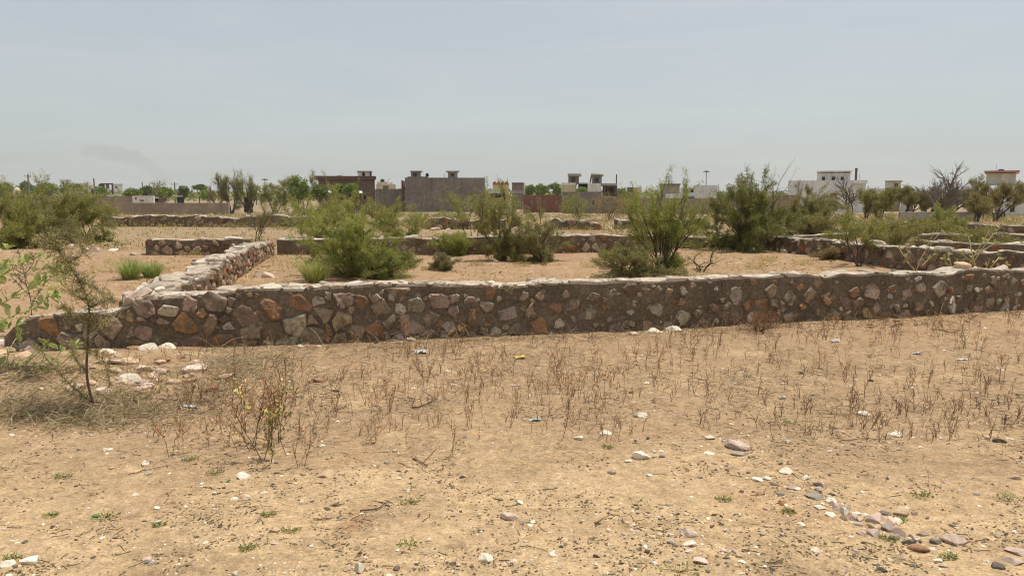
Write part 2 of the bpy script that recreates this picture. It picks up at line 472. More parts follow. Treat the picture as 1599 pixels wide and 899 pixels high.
def rock_mesh(rng, sub=2, cuts=9, flat=0.6):
    V, Fc = ICO[sub]; V = V.copy()
    for _ in range(cuts):
        n = rng.normal(size=3); n /= np.linalg.norm(n); d = rng.uniform(0.45, 0.85)
        over = V @ n - d
        V -= np.outer(np.maximum(over, 0), n)
    V *= 1 + rng.normal(0, 0.018, (len(V), 1))
    V *= np.array([1.0, rng.uniform(0.6, 0.95), flat * rng.uniform(0.7, 1.2)])
    V[:, 0] /= np.abs(V[:, 0]).max(); 
    return V, Fc


def clip_poly(poly, p, n):
    """keep the part of poly with (q-p).n <= 0"""
    out = []
    m_ = len(poly)
    d = [(q[0] - p[0]) * n[0] + (q[1] - p[1]) * n[1] for q in poly]
    for i in range(m_):
        a, b = poly[i], poly[(i + 1) % m_]
        if d[i] <= 0: out.append(a)
        if (d[i] < 0) != (d[(i + 1) % m_] < 0) and d[i] != d[(i + 1) % m_]:
            t = d[i] / (d[i] - d[(i + 1) % m_])
            out.append((a[0] + t * (b[0] - a[0]), a[1] + t * (b[1] - a[1])))
    return out


def cells(L, Hh, size, rng, asp=1.15):
    """irregular cells of very different sizes filling a strip L x Hh (power diagram of thrown darts)"""
    P, Rr = [], []
    radii = np.sort(size * np.exp(rng.normal(-0.12, 0.34, int(4.2 * L * Hh / size ** 2) + 6)).clip(0.42, 1.75) * 0.5)[::-1]
    arr = np.zeros((len(radii), 3)); n = 0
    for r in radii:
        for _ in range(14):
            p = (rng.uniform(0, L), rng.uniform(0, Hh))
            if n:
                dx = (arr[:n, 0] - p[0]) / asp; dy = (arr[:n, 1] - p[1]) * 1.05
                if ((dx * dx + dy * dy) < ((arr[:n, 2] + r) * 0.88) ** 2).any(): continue
            arr[n] = (p[0], p[1], r); n += 1
            break
    arr = arr[:n]; res = []
    for k in range(n):
        p = arr[k, :2]; e = 3.2 * arr[k, 2]
        poly = [(max(0, p[0] - e), max(0, p[1] - e)), (min(L, p[0] + e), max(0, p[1] - e)), (min(L, p[0] + e), min(Hh, p[1] + e)), (max(0, p[0] - e), min(Hh, p[1] + e))]
        d2 = (arr[:, 0] - p[0]) ** 2 + (arr[:, 1] - p[1]) ** 2
        for q in np.argsort(d2)[1:20]:
            dd = math.sqrt(d2[q]); v = arr[q, :2] - p
            f = 0.5 + (arr[k, 2] ** 2 - arr[q, 2] ** 2) / (2 * dd * dd)
            poly = clip_poly(poly, tuple(p + v * f), tuple(v))
            if len(poly) < 3: break
        if len(poly) >= 3: res.append((tuple(p), poly))
    return res


class WallPath:
    def __init__(s, nodes):
        """nodes: (x, y, top z, thickness)"""
        s.N = np.array(nodes, float)
        d = np.hypot(np.diff(s.N[:, 0]), np.diff(s.N[:, 1]))
        s.S = np.concatenate([[0], np.cumsum(d)]); s.L = s.S[-1]

    def at(s, q):
        q = np.clip(q, 0, s.L)
        return np.stack([np.interp(q, s.S, s.N[:, k]) for k in range(4)], -1)

    def nrm(s, q):
        a, b = s.at(np.asarray(q) - 0.15), s.at(np.asarray(q) + 0.15)
        t = (b - a)[..., :2]; t = t / (np.linalg.norm(t, axis=-1, keepdims=True) + 1e-9)
        return np.stack([t[..., 1], -t[..., 0]], -1)


def stone_blob(mb, ring, ctr, nrm3, prot, col, rng, depth=0.05):
    """ring: outline on the wall face (k,3); raised, chamfered, slightly tilted facet"""
    k = len(ring)
    tilt = rng.normal(0, 0.10, 3)
    r0 = ring - nrm3 * depth
    rel = ring - ctr
    hgt = lambda rr: prot * (1 + rng.uniform(-0.25, 0.25, len(rr)))[:, None] + (rr @ tilt)[:, None]
    r1 = ctr + rel * 0.97 + nrm3 * hgt(rel) * 0.55
    r2 = ctr + rel * (0.80 + rng.uniform(-0.06, 0.06, k))[:, None] + nrm3 * hgt(rel)
    c = ctr + nrm3 * prot * rng.uniform(0.95, 1.3)
    V = np.vstack([r0, r1, r2, c[None]])
    F4, F3 = [], []
    for i in range(k):
        j = (i + 1) % k
        F4 += [(i, j, k + j, k + i), (k + i, k + j, 2 * k + j, 2 * k + i)]
        F3.append((2 * k + i, 2 * k + j, 3 * k))
    mb.add(V, F3, F4, col * rng.uniform(0.85, 1.15))


def stone_wall(label, nodes, size, seed, density=lambda s: 0.9, shrink=(0.78, 0.97), cope=True, ends=True, prot=0.03, cope_size=0.2, sides='F', rough=0.02, chips=0.0, cop_cols=None, cope_d=lambda s_: 0.9, group=None, cat='stone wall'):
    rng = np.random.RandomState(seed)
    W = WallPath(nodes)
    mid = W.at(W.L / 2)
    root = thing('stone_wall', (mid[0], mid[1], T(mid[0], mid[1])), label, cat, group)
    # core
    step = min(0.12, max(0.06, W.N[:, 1].mean() * 0.006))
    ns = max(4, int(W.L / step)); q = np.linspace(0, W.L, ns)
    A = W.at(q); Nn = W.nrm(q)
    bumptop = rough * 1.3 * vnoise(q / 0.35, q * 0 + seed, seed) * 2 + rough * 1.6 * vnoise(q / 1.3, q * 0 + seed, seed + 3) * 2
    gz = terr(A[:, 0], A[:, 1]) - 0.25
    tz = A[:, 2] + bumptop
    prof = [(0, f) for f in np.linspace(0, 0.97, 7)] + [(0.06, 1.0), (0.35, 1.0), (0.65, 1.0), (0.94, 1.0)] + [(1, f) for f in (0.95, 0.5, 0)]
    rows = []
    for k, (tt, ff) in enumerate(prof):
        off = -tt * A[:, 3]
        inn = rough * 2 * vnoise(q / 0.17, q * 0 + k * 0.9, seed + 5) * (1 if tt in (0, 1) else 0)
        off = off + inn
        zz = gz + (tz - gz) * ff + (rough * 1.4 * vnoise(q / 0.2, q * 0 + k * 1.1, seed + 9) if ff == 1.0 else 0)
        rows.append(np.stack([A[:, 0] + Nn[:, 0] * off, A[:, 1] + Nn[:, 1] * off, zz], -1))
    Gd = np.stack(rows, 0); K = len(prof)
    sm, cm = MB(), MB()
    for k in range(K - 1):      # the top strip belongs to the coping, the rest to the masonry
        i = np.arange(ns - 1)
        tgt = cm if cope and 7 <= k <= 9 else sm
        tgt.add(np.vstack([Gd[k], Gd[k + 1]]), None, np.stack([i, i + 1, i + ns + 1, i + ns], -1))
    for e, rev in ((0, 1), (ns - 1, 0)):
        cap = Gd[:, e, :]
        c = cap.mean(0)[None]
        F3 = [((a, a + 1, K) if rev else (a + 1, a, K)) for a in range(K - 1)]
        sm.add(np.vstack([cap, c]), F3)
    sm.mi = 1; cm.mi = 1
    # stones on the faces
    hmax = max(0.3, float((A[:, 2] - gz - 0.2).max()))
    todo = [(sd, c_, size, 0) for sd in sides for c_ in cells(W.L, hmax + 0.02, size, rng)]
    if chips: todo += [('F', c_, size * 0.42, 1) for c_ in cells(W.L, hmax, size * 0.42, rng)]
    for side, (p, poly), size, chip in todo:
        if True:
            if rng.rand() > (chips * 0.42 if chip else density(p[0])): continue
            a = W.at(p[0]); g0 = T(a[0], a[1])
            hloc = a[2] - g0
            if p[1] > hloc - size * 0.2: continue
            sh = rng.uniform(*shrink) if not (chips and W.at(p[0])[0] < -0.8 and not chip) else rng.uniform(0.98, 1.16)
            P2 = np.array(poly); c2 = P2.mean(0)
            for _ in range(rng.randint(2, 6)):
                a_ = rng.uniform(0, 6.283); n_ = np.array([math.cos(a_), math.sin(a_)]); ext = ((P2 - c2) @ n_).max()
                P2 = np.array(clip_poly([tuple(v) for v in P2], tuple(c2 + n_ * ext * rng.uniform(0.5, 0.85)), tuple(n_)))
            c2 = P2.mean(0)
            an = rng.uniform(0, math.pi); ax = np.array([math.cos(an), math.sin(an)]); P2 = P2 - np.outer((P2 - c2) @ ax, ax) * rng.uniform(0, 0.3)
            # split long edges, jitter: irregular broken outline
            ring2 = []
            for u in range(len(P2)):
                v0, v1 = P2[u], P2[(u + 1) % len(P2)]
                el = np.hypot(*(v1 - v0))
                if el < size * 0.08: continue
                for f in np.linspace(0.04, 0.96, 2 + int(el / (size * 0.55))): ring2.append(v0 * (1 - f) + v1 * f)
            if len(ring2) < 4: continue
            ring2 = np.array(ring2)
            ring2 = c2 + (ring2 - c2) * sh + rng.normal(0, size * 0.020, ring2.shape)
            ring2[:, 1] = np.minimum(ring2[:, 1], hloc + 0.02 + (rng.uniform(-0.03, 0.03) if chips else 0))
            B = W.at(ring2[:, 0]); NB = W.nrm(np.full(1, p[0]))[0]
            off = 0.0 if side == 'F' else -B[:, 3]
            sg = 1 if side == 'F' else -1
            ring = np.stack([B[:, 0] + NB[0] * off, B[:, 1] + NB[1] * off, g0 - 0.03 + ring2[:, 1]], -1)
            ctr = ring.mean(0)
            n3 = np.array([NB[0], NB[1], 0.0]) * sg
            if sg < 0: ring = ring[::-1]
            col = STONE_COLS[rng.choice(len(STONE_COLS), p=STONE_P / STONE_P.sum())] * np.array([1, rng.uniform(0.94, 1.05), rng.uniform(0.9, 1.08)])
            stone_blob(sm, ring, ctr, n3, prot * (rng.uniform(0.2, 0.5) if chip else rng.uniform(0.4, 1.3)), col, rng)
    sm.build('masonry', [M['mortar'], M['stone'] if chips else M['stone_dark']], root)
    if cope:
        tmean = W.N[:, 3].mean()
        cc = cop_cols if cop_cols is not None else np.array([(0.52, 0.45, 0.36), (0.46, 0.385, 0.305), (0.48, 0.38, 0.30), (0.42, 0.36, 0.285), (0.36, 0.28, 0.215)])
        for (p, poly) in cells(W.L, tmean + 0.06, cope_size, rng, 1.15):
            if rng.rand() > cope_d(p[0]): continue
            P2 = np.array(poly); c2 = P2.mean(0)
            ring2 = []
            for u in range(len(P2)):
                v0, v1 = P2[u], P2[(u + 1) % len(P2)]
                if np.hypot(*(v1 - v0)) < cope_size * 0.12: continue
                ring2 += [v0 * 0.85 + v1 * 0.15, v0 * 0.15 + v1 * 0.85]
            if len(ring2) < 4: continue
            ring2 = np.array(ring2); ring2 = c2 + (ring2 - c2) * rng.uniform(0.98, 1.08) + rng.normal(0, cope_size * 0.05, ring2.shape)
            B = W.at(ring2[:, 0]); NB = W.nrm(np.full(1, p[0]))[0]
            off = -rng.uniform(0.0, 0.05) - ring2[:, 1] * (B[:, 3] + 0.02) / (tmean + 0.06)
            bt = np.interp(p[0], q, bumptop)
            ring = np.stack([B[:, 0] + NB[0] * off, B[:, 1] + NB[1] * off, B[:, 2] + bt - 0.01], -1)
            ring = ring[::-1]
            stone_blob(cm, ring, ring.mean(0), np.array([0, 0, 1.0]), (rng.uniform(0.005, 0.016) if rng.rand() < 0.82 else rng.uniform(0.02, 0.05)) * (cope_size / 0.2), cc[rng.choice(len(cc))], rng, 0.03)
        if chips:   # loose chips and broken edges along the top
            for _ in range(230):
                q_ = rng.uniform(0, W.L); a = W.at(q_); N_ = W.nrm(np.full(1, q_))[0]; o_ = -abs(rng.normal(0.0, 0.10)) - 0.01
                if a[0] > 2 and rng.rand() < 0.5: continue
                V, Fc = rock_mesh(rng, 1, 7, 0.6); s_ = rng.uniform(0.018, 0.062); th = rng.uniform(0, 6.28); ca, sa = math.cos(th), math.sin(th)
                cm.add(V @ np.array([[ca, sa, 0], [-sa, ca, 0], [0, 0, 1]]) * s_ + [a[0] + N_[0] * o_, a[1] + N_[1] * o_, a[2] + np.interp(q_, q, bumptop) + s_ * 0.12], Fc, None, cc[rng.choice(len(cc))] * rng.uniform(0.85, 1.15))
        cm.build('coping', [M['cap_mortar'], M['coping']], root)
    return root


def gnode(px, pyb, pyt, th=0.42):
    g = G(px, pyb); h = H(px, pyt, g[1])
    return (g[0], g[1], h[2], th)


def dnode(px, Y, pyt, th=0.42):
    h = H(px, pyt, Y)
    return (h[0], Y, h[2], th)


# nearest long wall
front = [gnode(8, 548, 526), gnode(26, 547, 508), gnode(48, 546, 498), gnode(62, 546, 494), gnode(120, 544, 489), gnode(175, 543, 490), gnode(205, 542, 478), gnode(232, 541, 462), gnode(300, 540, 457), gnode(450, 537, 451), gnode(600, 531, 446),
         gnode(800, 523, 444), gnode(1000, 515, 440), gnode(1200, 504, 433), gnode(1330, 499, 429), gnode(1455, 492, 427), gnode(1478, 491, 431), gnode(1500, 489, 424), gnode(1599, 483, 422), gnode(1760, 474, 416)]
W1 = WallPath(front)


def dens_front(s_):
    x = W1.at(s_)[0]
    return float(np.interp(x, [-6, -3.0, -1.0, 0.5, 3, 9], [0.97, 0.97, 0.92, 0.74, 0.66, 0.72]))


rngF = np.random.RandomState(3)
stone_wall('long low rubble wall nearest the viewer, crossing the whole view with pale flat top', front, 0.19, 21, dens_front,
           (0.64, 1.0), prot=0.034, cope_size=0.19, cope_d=lambda s_: float(np.interp(W1.at(s_)[0], [-2, 1.5, 9], [0.80, 0.55, 0.3])), chips=0.5)
# cross wall running back from it
stone_wall('crumbling stone cross wall running back from the near wall, with a wide pale top', [(-4.9, 10.5, 0.56, 0.62), (-5.1, 11.4, 0.55, 0.64), (-5.5, 13.6, 0.60, 0.6), (-6.75, 18.3, 0.56, 0.55), (-7.88, 24.6, 0.52, 0.5)],
           0.19, 12, lambda s_: 0.95, (0.75, 0.95), prot=0.04, cope_size=0.24, rough=0.045, cop_cols=np.array([(0.40, 0.33, 0.26), (0.34, 0.28, 0.22), (0.45, 0.36, 0.29), (0.36, 0.27, 0.21)]), cope_d=lambda s_: 0.75)
stone_wall('short stone wall end left of the cross wall, dark face under a pale top', [gnode(228, 398, 373), gnode(300, 398, 373), gnode(392, 397, 374)], 0.22, 13, lambda s_: 0.97, (0.8, 1.05), prot=0.04, cope_size=0.3, rough=0.03)
stone_wall('straight rear wall of the middle plot, running behind the shrubs to the broken end', [dnode(432, 25.0, 373), dnode(560, 24.9, 372.5), dnode(700, 25.0, 371), dnode(860, 25.3, 368), dnode(1000, 25.8, 368), dnode(1050, 26, 367)], 0.21, 14, lambda s_: 0.9, (0.7, 1.0), prot=0.035, cope_size=0.28)
stone_wall('broken stub of rubble wall past the end of the rear wall', [gnode(1055, 388, 369), gnode(1085, 387, 367), gnode(1112, 386, 373)], 0.3, 15, prot=0.07, cope_size=0.4, rough=0.09)
stone_wall('oblique rubble wall closing the middle plot, grey stones under a sandy ridge', [dnode(1182, 28.0, 367.5), dnode(1235, 26.0, 371), dnode(1300, 23.4, 377), dnode(1335, 22.1, 380), dnode(1420, 19.8, 385), dnode(1500, 18.1, 391), dnode(1599, 16.6, 397), dnode(1700, 15.5, 401)],
           0.22, 16, lambda s_: 0.95, (0.7, 0.95), prot=0.04, cope_size=0.27, rough=0.035)
stone_wall('low wall piece with grey patch behind the oblique rubble wall', [dnode(1238, 29.5, 369), dnode(1262, 29.3, 366.5), dnode(1300, 29, 365), dnode(1328, 28.8, 365)], 0.22, 17, lambda s_: 0.92, cope_size=0.3)
stone_wall('reddish wall behind the yellow stemmed plants, second row beyond the oblique wall', [dnode(1441, 27, 367), dnode(1500, 26.8, 365.5), dnode(1560, 26.5, 366.5), dnode(1640, 26.2, 369)], 0.22, 18, lambda s_: 0.95, cope_size=0.3)
stone_wall('narrow wall just beyond the oblique wall, pale ledge along its top', [dnode(1432, 22.6, 378), dnode(1500, 22.2, 378.5), dnode(1560, 21.8, 381), dnode(1650, 21.4, 384)], 0.22, 19, lambda s_: 0.92, cope_size=0.3)
stone_wall('dark stone wall farthest back at the edge, below the parked motorcycles', [dnode(1506, 40, 350), dnode(1560, 39.5, 351), dnode(1640, 39, 352)], 0.26, 20, lambda s_: 0.95, cope_size=0.4)
stone_wall('small pale stepped wall piece beneath the row of thorn trees', [dnode(1368, 45, 347), dnode(1400, 44.5, 347), dnode(1432, 44, 347.5)], 0.35, 21, lambda s_: 0.8, cope_size=0.4)
stone_wall('third row wall with dark broken face behind the wall end', [gnode(158, 354, 338), gnode(250, 354, 338), gnode(350, 354.5, 338), gnode(440, 354.5, 339), gnode(525, 355, 340)], 0.28, 22, lambda s_: 0.98, (0.8, 1.05), prot=0.05, cope_size=0.4, rough=0.05)
stone_wall('collapsed third row wall with pale spill of stones, behind the slender bush', [gnode(664, 358, 343), gnode(682, 358, 341), gnode(712, 358, 342), gnode(716, 358, 350), gnode(722, 358, 342), gnode(790, 358, 344)], 0.34, 23, prot=0.09, cope_size=0.45, rough=0.09)
stone_wall('ragged third row wall with white stone in its face, between two bushes', [gnode(858, 359, 343), gnode(905, 359, 343), gnode(908, 359, 347), gnode(932, 359, 344), gnode(940, 359, 352)], 0.34, 24, prot=0.09, cope_size=0.45, rough=0.09)
stone_wall('low third row remnant behind the tall green bush', [gnode(960, 358, 346), gnode(1000, 358, 344), gnode(1060, 358, 345), gnode(1108, 358, 346)], 0.34, 25, prot=0.08, cope_size=0.45, rough=0.07)

# ------------------------------------------------------------------ vegetation
def rotvec(v, ang, rng):
    a = np.cross(v, rng.normal(size=3)); a /= np.linalg.norm(a) + 1e-9
    return v * math.cos(ang) + a * math.sin(ang)


def grow(rng, p, d, L, r, lev, spec, tubes, twigs):
    n = 5 if lev else 4
    pts = [np.array(p, float)]; d = d / np.linalg.norm(d)
    for _ in range(n):
        d = d + rng.normal(0, spec.get('wig', 0.16), 3); d[2] += spec.get('up', 0.05)
        d /= np.linalg.norm(d)
        pts.append(pts[-1] + d * L / n)
    pts = np.array(pts)
    tubes.append((pts, np.linspace(r, r * (0.5 if lev else 0.35), n + 1), lev))
    if lev == 0:
        twigs.append(pts); return
    nc = spec['nch'][lev - 1]
    for c in range(nc):
        f = rng.uniform(spec.get('f0', 0.3), 1.0) if c else 1.0
        x = f * n; i = min(int(x), n - 1)
        q = pts[i] + (pts[i + 1] - pts[i]) * (x - i)
        dd = pts[i + 1] - pts[i]; dd /= np.linalg.norm(dd)
        a = rng.uniform(*spec.get('ang', (0.3, 0.85))) if c else rng.uniform(0, 0.3)
        grow(rng, q, rotvec(dd, a, rng), L * spec['lr'] * rng.uniform(0.7, 1.25), max(r * 0.55, spec['rmin']), lev - 1, spec, tubes, twigs)


def leafcol(n, rng, pal, jit=0.22):
    pal = np.array(pal) * np.array([2.4, 2.05, 1.65])
    c = pal[rng.randint(len(pal), size=n)]
    return c * (1 + rng.uniform(-jit, jit, (n, 1))) * (1 + rng.uniform(-0.08, 0.08, (n, 3)))


OLIVE = [(0.125, 0.135, 0.048), (0.10, 0.118, 0.042), (0.155, 0.155, 0.058), (0.085, 0.098, 0.04)]
GREENB = [(0.13, 0.165, 0.045), (0.165, 0.19, 0.06), (0.10, 0.135, 0.04)]
GREYG = [(0.11, 0.118, 0.062), (0.085, 0.095, 0.05), (0.14, 0.14, 0.078)]
DARKG = [(0.06, 0.092, 0.028), (0.08, 0.115, 0.033), (0.048, 0.075, 0.026)]
BRIGHT = [(0.10, 0.165, 0.035), (0.13, 0.20, 0.045), (0.08, 0.135, 0.032)]
BROWNISH = [(0.13, 0.11, 0.06), (0.10, 0.10, 0.05), (0.15, 0.12, 0.07)]


def fit(arrs, base, x0, x1, zt, depth_ratio, lo=None):
    """affine fit of grown points (world-aligned, rooted at 0) to the span x0..x1 and the top height"""
    A = np.vstack(arrs)
    a, b = np.percentile(A[:, 0], [3, 97]); t = np.percentile(A[:, 2], 98)
    sz = (zt) / max(t, 1e-3)
    sx = (x1 - x0) / max(b - a, 1e-3)
    sy = sx * depth_ratio
    hi = A[:, 2].mean() * sz
    shift = ((x0 + x1) / 2 - base[0]) - (a + b) / 2 * sx
    def f(P):
        Q = P * np.array([sx, sy, sz])
        k = np.clip(Q[:, 2] / max(hi, 1e-3), 0, 1)
        Q[:, 0] += shift * k
        return Q + base
    return f


def shrub(label, base, x0px, x1px, toppy, seed, pal, spec=None, nst=7, leaf_per=16, LL=0.06, LW=0.02, name='shrub', cat='shrub', group=None, bark='bark', depth=0.85, part=('stems', 'foliage'), spread=0.75, twl=1.0, rbase=0.022, bare_frac=0.0, sides=4, lowmat='leaf', clumps=None):
    rng = np.random.RandomState(seed)
    base = np.array(base, float)
    sp_ = dict(nch=[4, 4], lr=0.62, rmin=0.004, wig=0.14, up=0.06, ang=(0.3, 0.85), f0=0.25)
    sp_['up'] = rng.uniform(-0.02, 0.06); sp_['wig'] = rng.uniform(0.14, 0.25)
    if spec: sp_.update(spec)
    lev = len(sp_['nch'])
    tubes, twigs = [], []
    for k in range(nst):
        az = 2 * math.pi * (k + rng.uniform(-0.3, 0.3)) / nst
        tilt = rng.uniform(0.12, spread) if nst > 1 else 0.08
        d = np.array([math.cos(az) * math.sin(tilt), math.sin(az) * math.sin(tilt), math.cos(tilt)])
        p = np.array([math.cos(az), math.sin(az), 0]) * rng.uniform(0.02, 0.10) * (nst > 1)
        grow(rng, p, d, rng.uniform(0.75, 1.1), rbase, lev, sp_, tubes, twigs)
    low = []
    if cat == 'shrub' and leaf_per > 5 and nst >= 5:
        n_, l_ = len(twigs), lev - 1
        for k in range(int(nst * 0.9)):
            az = rng.uniform(0, 6.28); tilt = rng.uniform(0.8, 1.45)
            grow(rng, np.zeros(3), np.array([math.cos(az) * math.sin(tilt), math.sin(az) * math.sin(tilt), math.cos(tilt)]), rng.uniform(0.3, 0.65), rbase * 0.6, l_, dict(sp_, nch=[7]), tubes, twigs)
    m_ = mpp(base)
    zt = H(CX, toppy, base[1])[2] - base[2]
    xa, xb = (x0px - CX) * m_, (x1px - CX) * m_
    f = fit(twigs, base, xa, xb, zt, depth)
    root = thing(name, tuple(base), label, cat, group)
    sm = MB()
    for pts, rad, lv in tubes:
        if np.isscalar(rad): rad = np.full(len(pts), rad)
        if lv == 0 and sp_.get('skip_twigs'): continue
        P = f(pts)
        P[:, 2] = np.maximum(P[:, 2], base[2] - 0.05)
        sm.tube(P, rad, 3 if lv == 0 else sides)
    sm.build(part[0], M[bark], root)
    LPM = 6.5 if cat == 'shrub' or name == 'small_tree' else 4.4
    LL, LW = LL * 1.15, LW * 0.74
    fm = MB()
    keep = [t for t in twigs if rng.rand() >= bare_frac]
    if leaf_per and keep:
        Ps, Ds = [], []
        for t in keep:
            t = f(t)
            n = int(leaf_per * LPM * rng.uniform(0.5, 1.5))
            x = rng.uniform(0.05, 1.08, n) * (len(t) - 1); i = np.clip(x.astype(int), 0, len(t) - 2)
            q = t[i] + (t[i + 1] - t[i]) * (x - i)[:, None]
            dd = (t[i + 1] - t[i]); dd /= np.linalg.norm(dd, axis=1, keepdims=True) + 1e-9
            Ps.append(q + rng.normal(0, LL * 0.55, q.shape)); Ds.append(dd * 0.8 + rng.normal(0, 0.65, q.shape))
        Ps, Ds = np.vstack(Ps), np.vstack(Ds)
        Ps[:, 2] = np.maximum(Ps[:, 2], base[2] + 0.02)
        n = len(Ps)
        fm.leaves(Ps, Ds, rng.uniform(0.6, 1.4, n) * LL, rng.uniform(0.7, 1.3, n) * LW, leafcol(n, rng, pal), rng)
        fm.build(part[1], M[lowmat], root)
    return root


def dense_tree(label, px0, px1, toppy, Y, seed, pal, botpy=None, trunk_px=None, nclump=30, leaf=0.28, per=70, group=None, name='broadleaf_tree', cat='tree'):
    """round leafy crown of clumps carried by trunk and limbs"""
    rng = np.random.RandomState(seed)
    tx = H(trunk_px if trunk_px is not None else (px0 + px1) / 2, HOR, Y)[0]
    base = np.array([tx, Y, T(tx, Y)])
    xa, xb = H(px0, HOR, Y)[0], H(px1, HOR, Y)[0]
    zt = H(CX, toppy, Y)[2]
    zb = H(CX, botpy, Y)[2] if botpy is not None else base[2] + 0.28 * (zt - base[2])
    zb = max(zb, base[2] + 0.3)
    c = np.array([(xa + xb) / 2, Y, (zt + zb) / 2]); rad = np.array([(xb - xa) / 2, (xb - xa) / 2 * 0.9, (zt - zb) / 2])
    root = thing(name, tuple(base), label, cat, group)
    tm = MB()
    fork = np.array([(tx + c[0]) / 2, Y, base[2] + max(0.5, (zb - base[2]) * 0.8)])
    r0 = max(0.09, (xb - xa) * 0.028)
    tm.tube([base - [0, 0, 0.2], (base + fork) / 2 + rng.normal(0, 0.08, 3), fork], [r0 * 1.3, r0, r0 * 0.85], 6)
    cl = []
    for k in range(nclump):
        v = rng.normal(size=3); v /= np.linalg.norm(v); v *= rng.uniform(0.25, 0.86) ** 0.6
        if v[2] < -0.5 and abs(v[0]) < 0.3: v[2] *= 0.5
        cl.append(c + v * rad * rng.uniform(0.82, 1.04))
    for q in cl[: max(6, nclump // 3)]:
        mid = fork * 0.5 + q * 0.5 + rng.normal(0, 0.1, 3) * rad
        tm.tube([fork, mid, q], [r0 * 0.6, r0 * 0.35, r0 * 0.12], 4)
    tm.build('trunk', M['bark'], root)
    fm = MB()
    for q in cl:
        n = int(per * rng.uniform(0.6, 1.4))
        cr = rad * rng.uniform(0.24, 0.42)
        v = rng.normal(size=(n, 3)); v /= np.linalg.norm(v, axis=1, keepdims=True); v *= rng.uniform(0.3, 1, (n, 1)) ** 0.5
        P = q + v * cr
        ok = P[:, 2] > base[2] + 0.15
        P = P[ok]; v = v[ok]; n = len(P)
        col = leafcol(n, rng, pal, 0.25) * rng.uniform(0.8, 1.2)
        fm.leaves(P, v * 0.6 + rng.normal(0, 0.6, (n, 3)) + [0, 0, 0.2], rng.uniform(0.7, 1.4, n) * leaf, rng.uniform(0.6, 1.1, n) * leaf * 0.6, col, rng)
    fm.build('crown', M['leaf_far'], root)
    return root


def fine_tree(label, px0, px1, toppy, Y, seed, pal, trunk_px=None, leaf_per=8, LL=0.16, LW=0.06, nst=3, spec=None, bark='bark', spread=0.6, bare_frac=0.0, name='thorn_tree', group=None, rbase=0.09, rmin=0.012, basepy=None):
    tx = H(trunk_px if trunk_px is not None else (px0 + px1) / 2, HOR, Y)[0]
    base = np.array([tx, Y, T(tx, Y) - 0.05])
    s_ = dict(nch=[5, 4, 4], lr=0.6, rmin=rmin, wig=0.16, up=0.05, ang=(0.3, 0.8), f0=0.35)
    if spec: s_.update(spec)
    return shrub(label, base, px0, px1, toppy, seed, pal, s_, nst=nst, leaf_per=leaf_per, LL=LL, LW=LW, name=name, cat='tree', bark=bark, part=('trunk', 'crown'),
                 spread=spread, bare_frac=bare_frac, rbase=rbase, sides=5, lowmat='leaf_far', group=group)


# --- shrubs of the plots
S = shrub
S('wide olive thorn bush farthest along the side, next to the tree-like bush', G(22, 388), -35, 70, 306, 31, OLIVE + GREENB, nst=11, leaf_per=24, spread=1.1, LL=0.075, LW=0.026)
S('tall olive thorn bush with dark central stem, middle of the side thicket', G(88, 381), 28, 124, 295, 32, OLIVE + GREENB, nst=7, leaf_per=20, spread=0.7, LL=0.08, LW=0.026, spec=dict(nch=[4, 5]))
S('olive thorn bush beside the third row wall, inner one of the thicket', G(138, 378), 85, 166, 303, 33, OLIVE + GREENB, nst=9, leaf_per=20, spread=0.8, LL=0.08, LW=0.026)
S('low dark bush filling the foot of the side thicket', G(55, 386), 5, 125, 345, 34, GREYG, nst=9, leaf_per=20, spread=1.1, LL=0.07, LW=0.022)
S('sparse upright shrub standing at the corner of the cross wall', G(402, 375), 380, 434, 316, 35, GREYG, nst=5, leaf_per=5, spread=0.55, LL=0.07, LW=0.022)
S('large feathery green bush with dark base, close behind the near wall', G(548, 431), 488, 622, 343, 36, GREENB, nst=14, leaf_per=24, spread=1.2, LL=0.052, LW=0.015, spec=dict(nch=[4, 5]))
S('low dark green shrub hugging the foot of the large feathery bush', G(580, 433), 545, 640, 396, 37, DARKG + OLIVE, nst=9, leaf_per=18, spread=1.2, LL=0.05, LW=0.015)
S('leaning tall thin bush with bare pale twigs above the large feathery bush', G(562, 392), 505, 628, 290, 38, GREENB + OLIVE, nst=4, leaf_per=20, spread=0.8, LL=0.065, LW=0.02, bare_frac=0.15, spec=dict(nch=[4, 4]))
S('spreading light green bush behind the large feathery bush, towards the sheds', G(500, 372), 462, 560, 312, 39, GREENB, nst=7, leaf_per=18, spread=0.95, LL=0.075, LW=0.024)
S('rounded light green bush in front of the blank grey house', G(630, 370), 575, 664, 322, 40, GREENB + OLIVE, nst=8, leaf_per=22, spread=0.95, LL=0.075, LW=0.024)
S('slender see-through bush with bare lower stem, left of the paired bushes', G(738, 393), 706, 772, 302, 41, OLIVE + GREENB, nst=3, leaf_per=14, spread=0.6, LL=0.062, LW=0.018, bare_frac=0.2)
S('upright dark stemmed bush, the taller of the paired bushes', G(785, 407), 750, 820, 310, 42, OLIVE, nst=9, leaf_per=22, spread=0.7, LL=0.056, LW=0.017, spec=dict(nch=[4, 5]))
S('smaller bush with crooked dark base, the shorter of the paired bushes', G(846, 409), 818, 876, 331, 43, OLIVE + GREYG, nst=7, leaf_per=18, spread=0.8, LL=0.055, LW=0.016)
S('tall yellow green bush with fanned stems, before the ruined rear wall', G(1032, 427), 978, 1088, 296, 44, GREENB, nst=11, leaf_per=20, spread=0.62, LL=0.055, LW=0.016, spec=dict(nch=[4, 5]))
S('low grey green shrub sprawling beside the tall yellow green bush', G(985, 430), 938, 1022, 384, 45, GREYG + OLIVE, nst=10, leaf_per=20, spread=1.2, LL=0.048, LW=0.014)
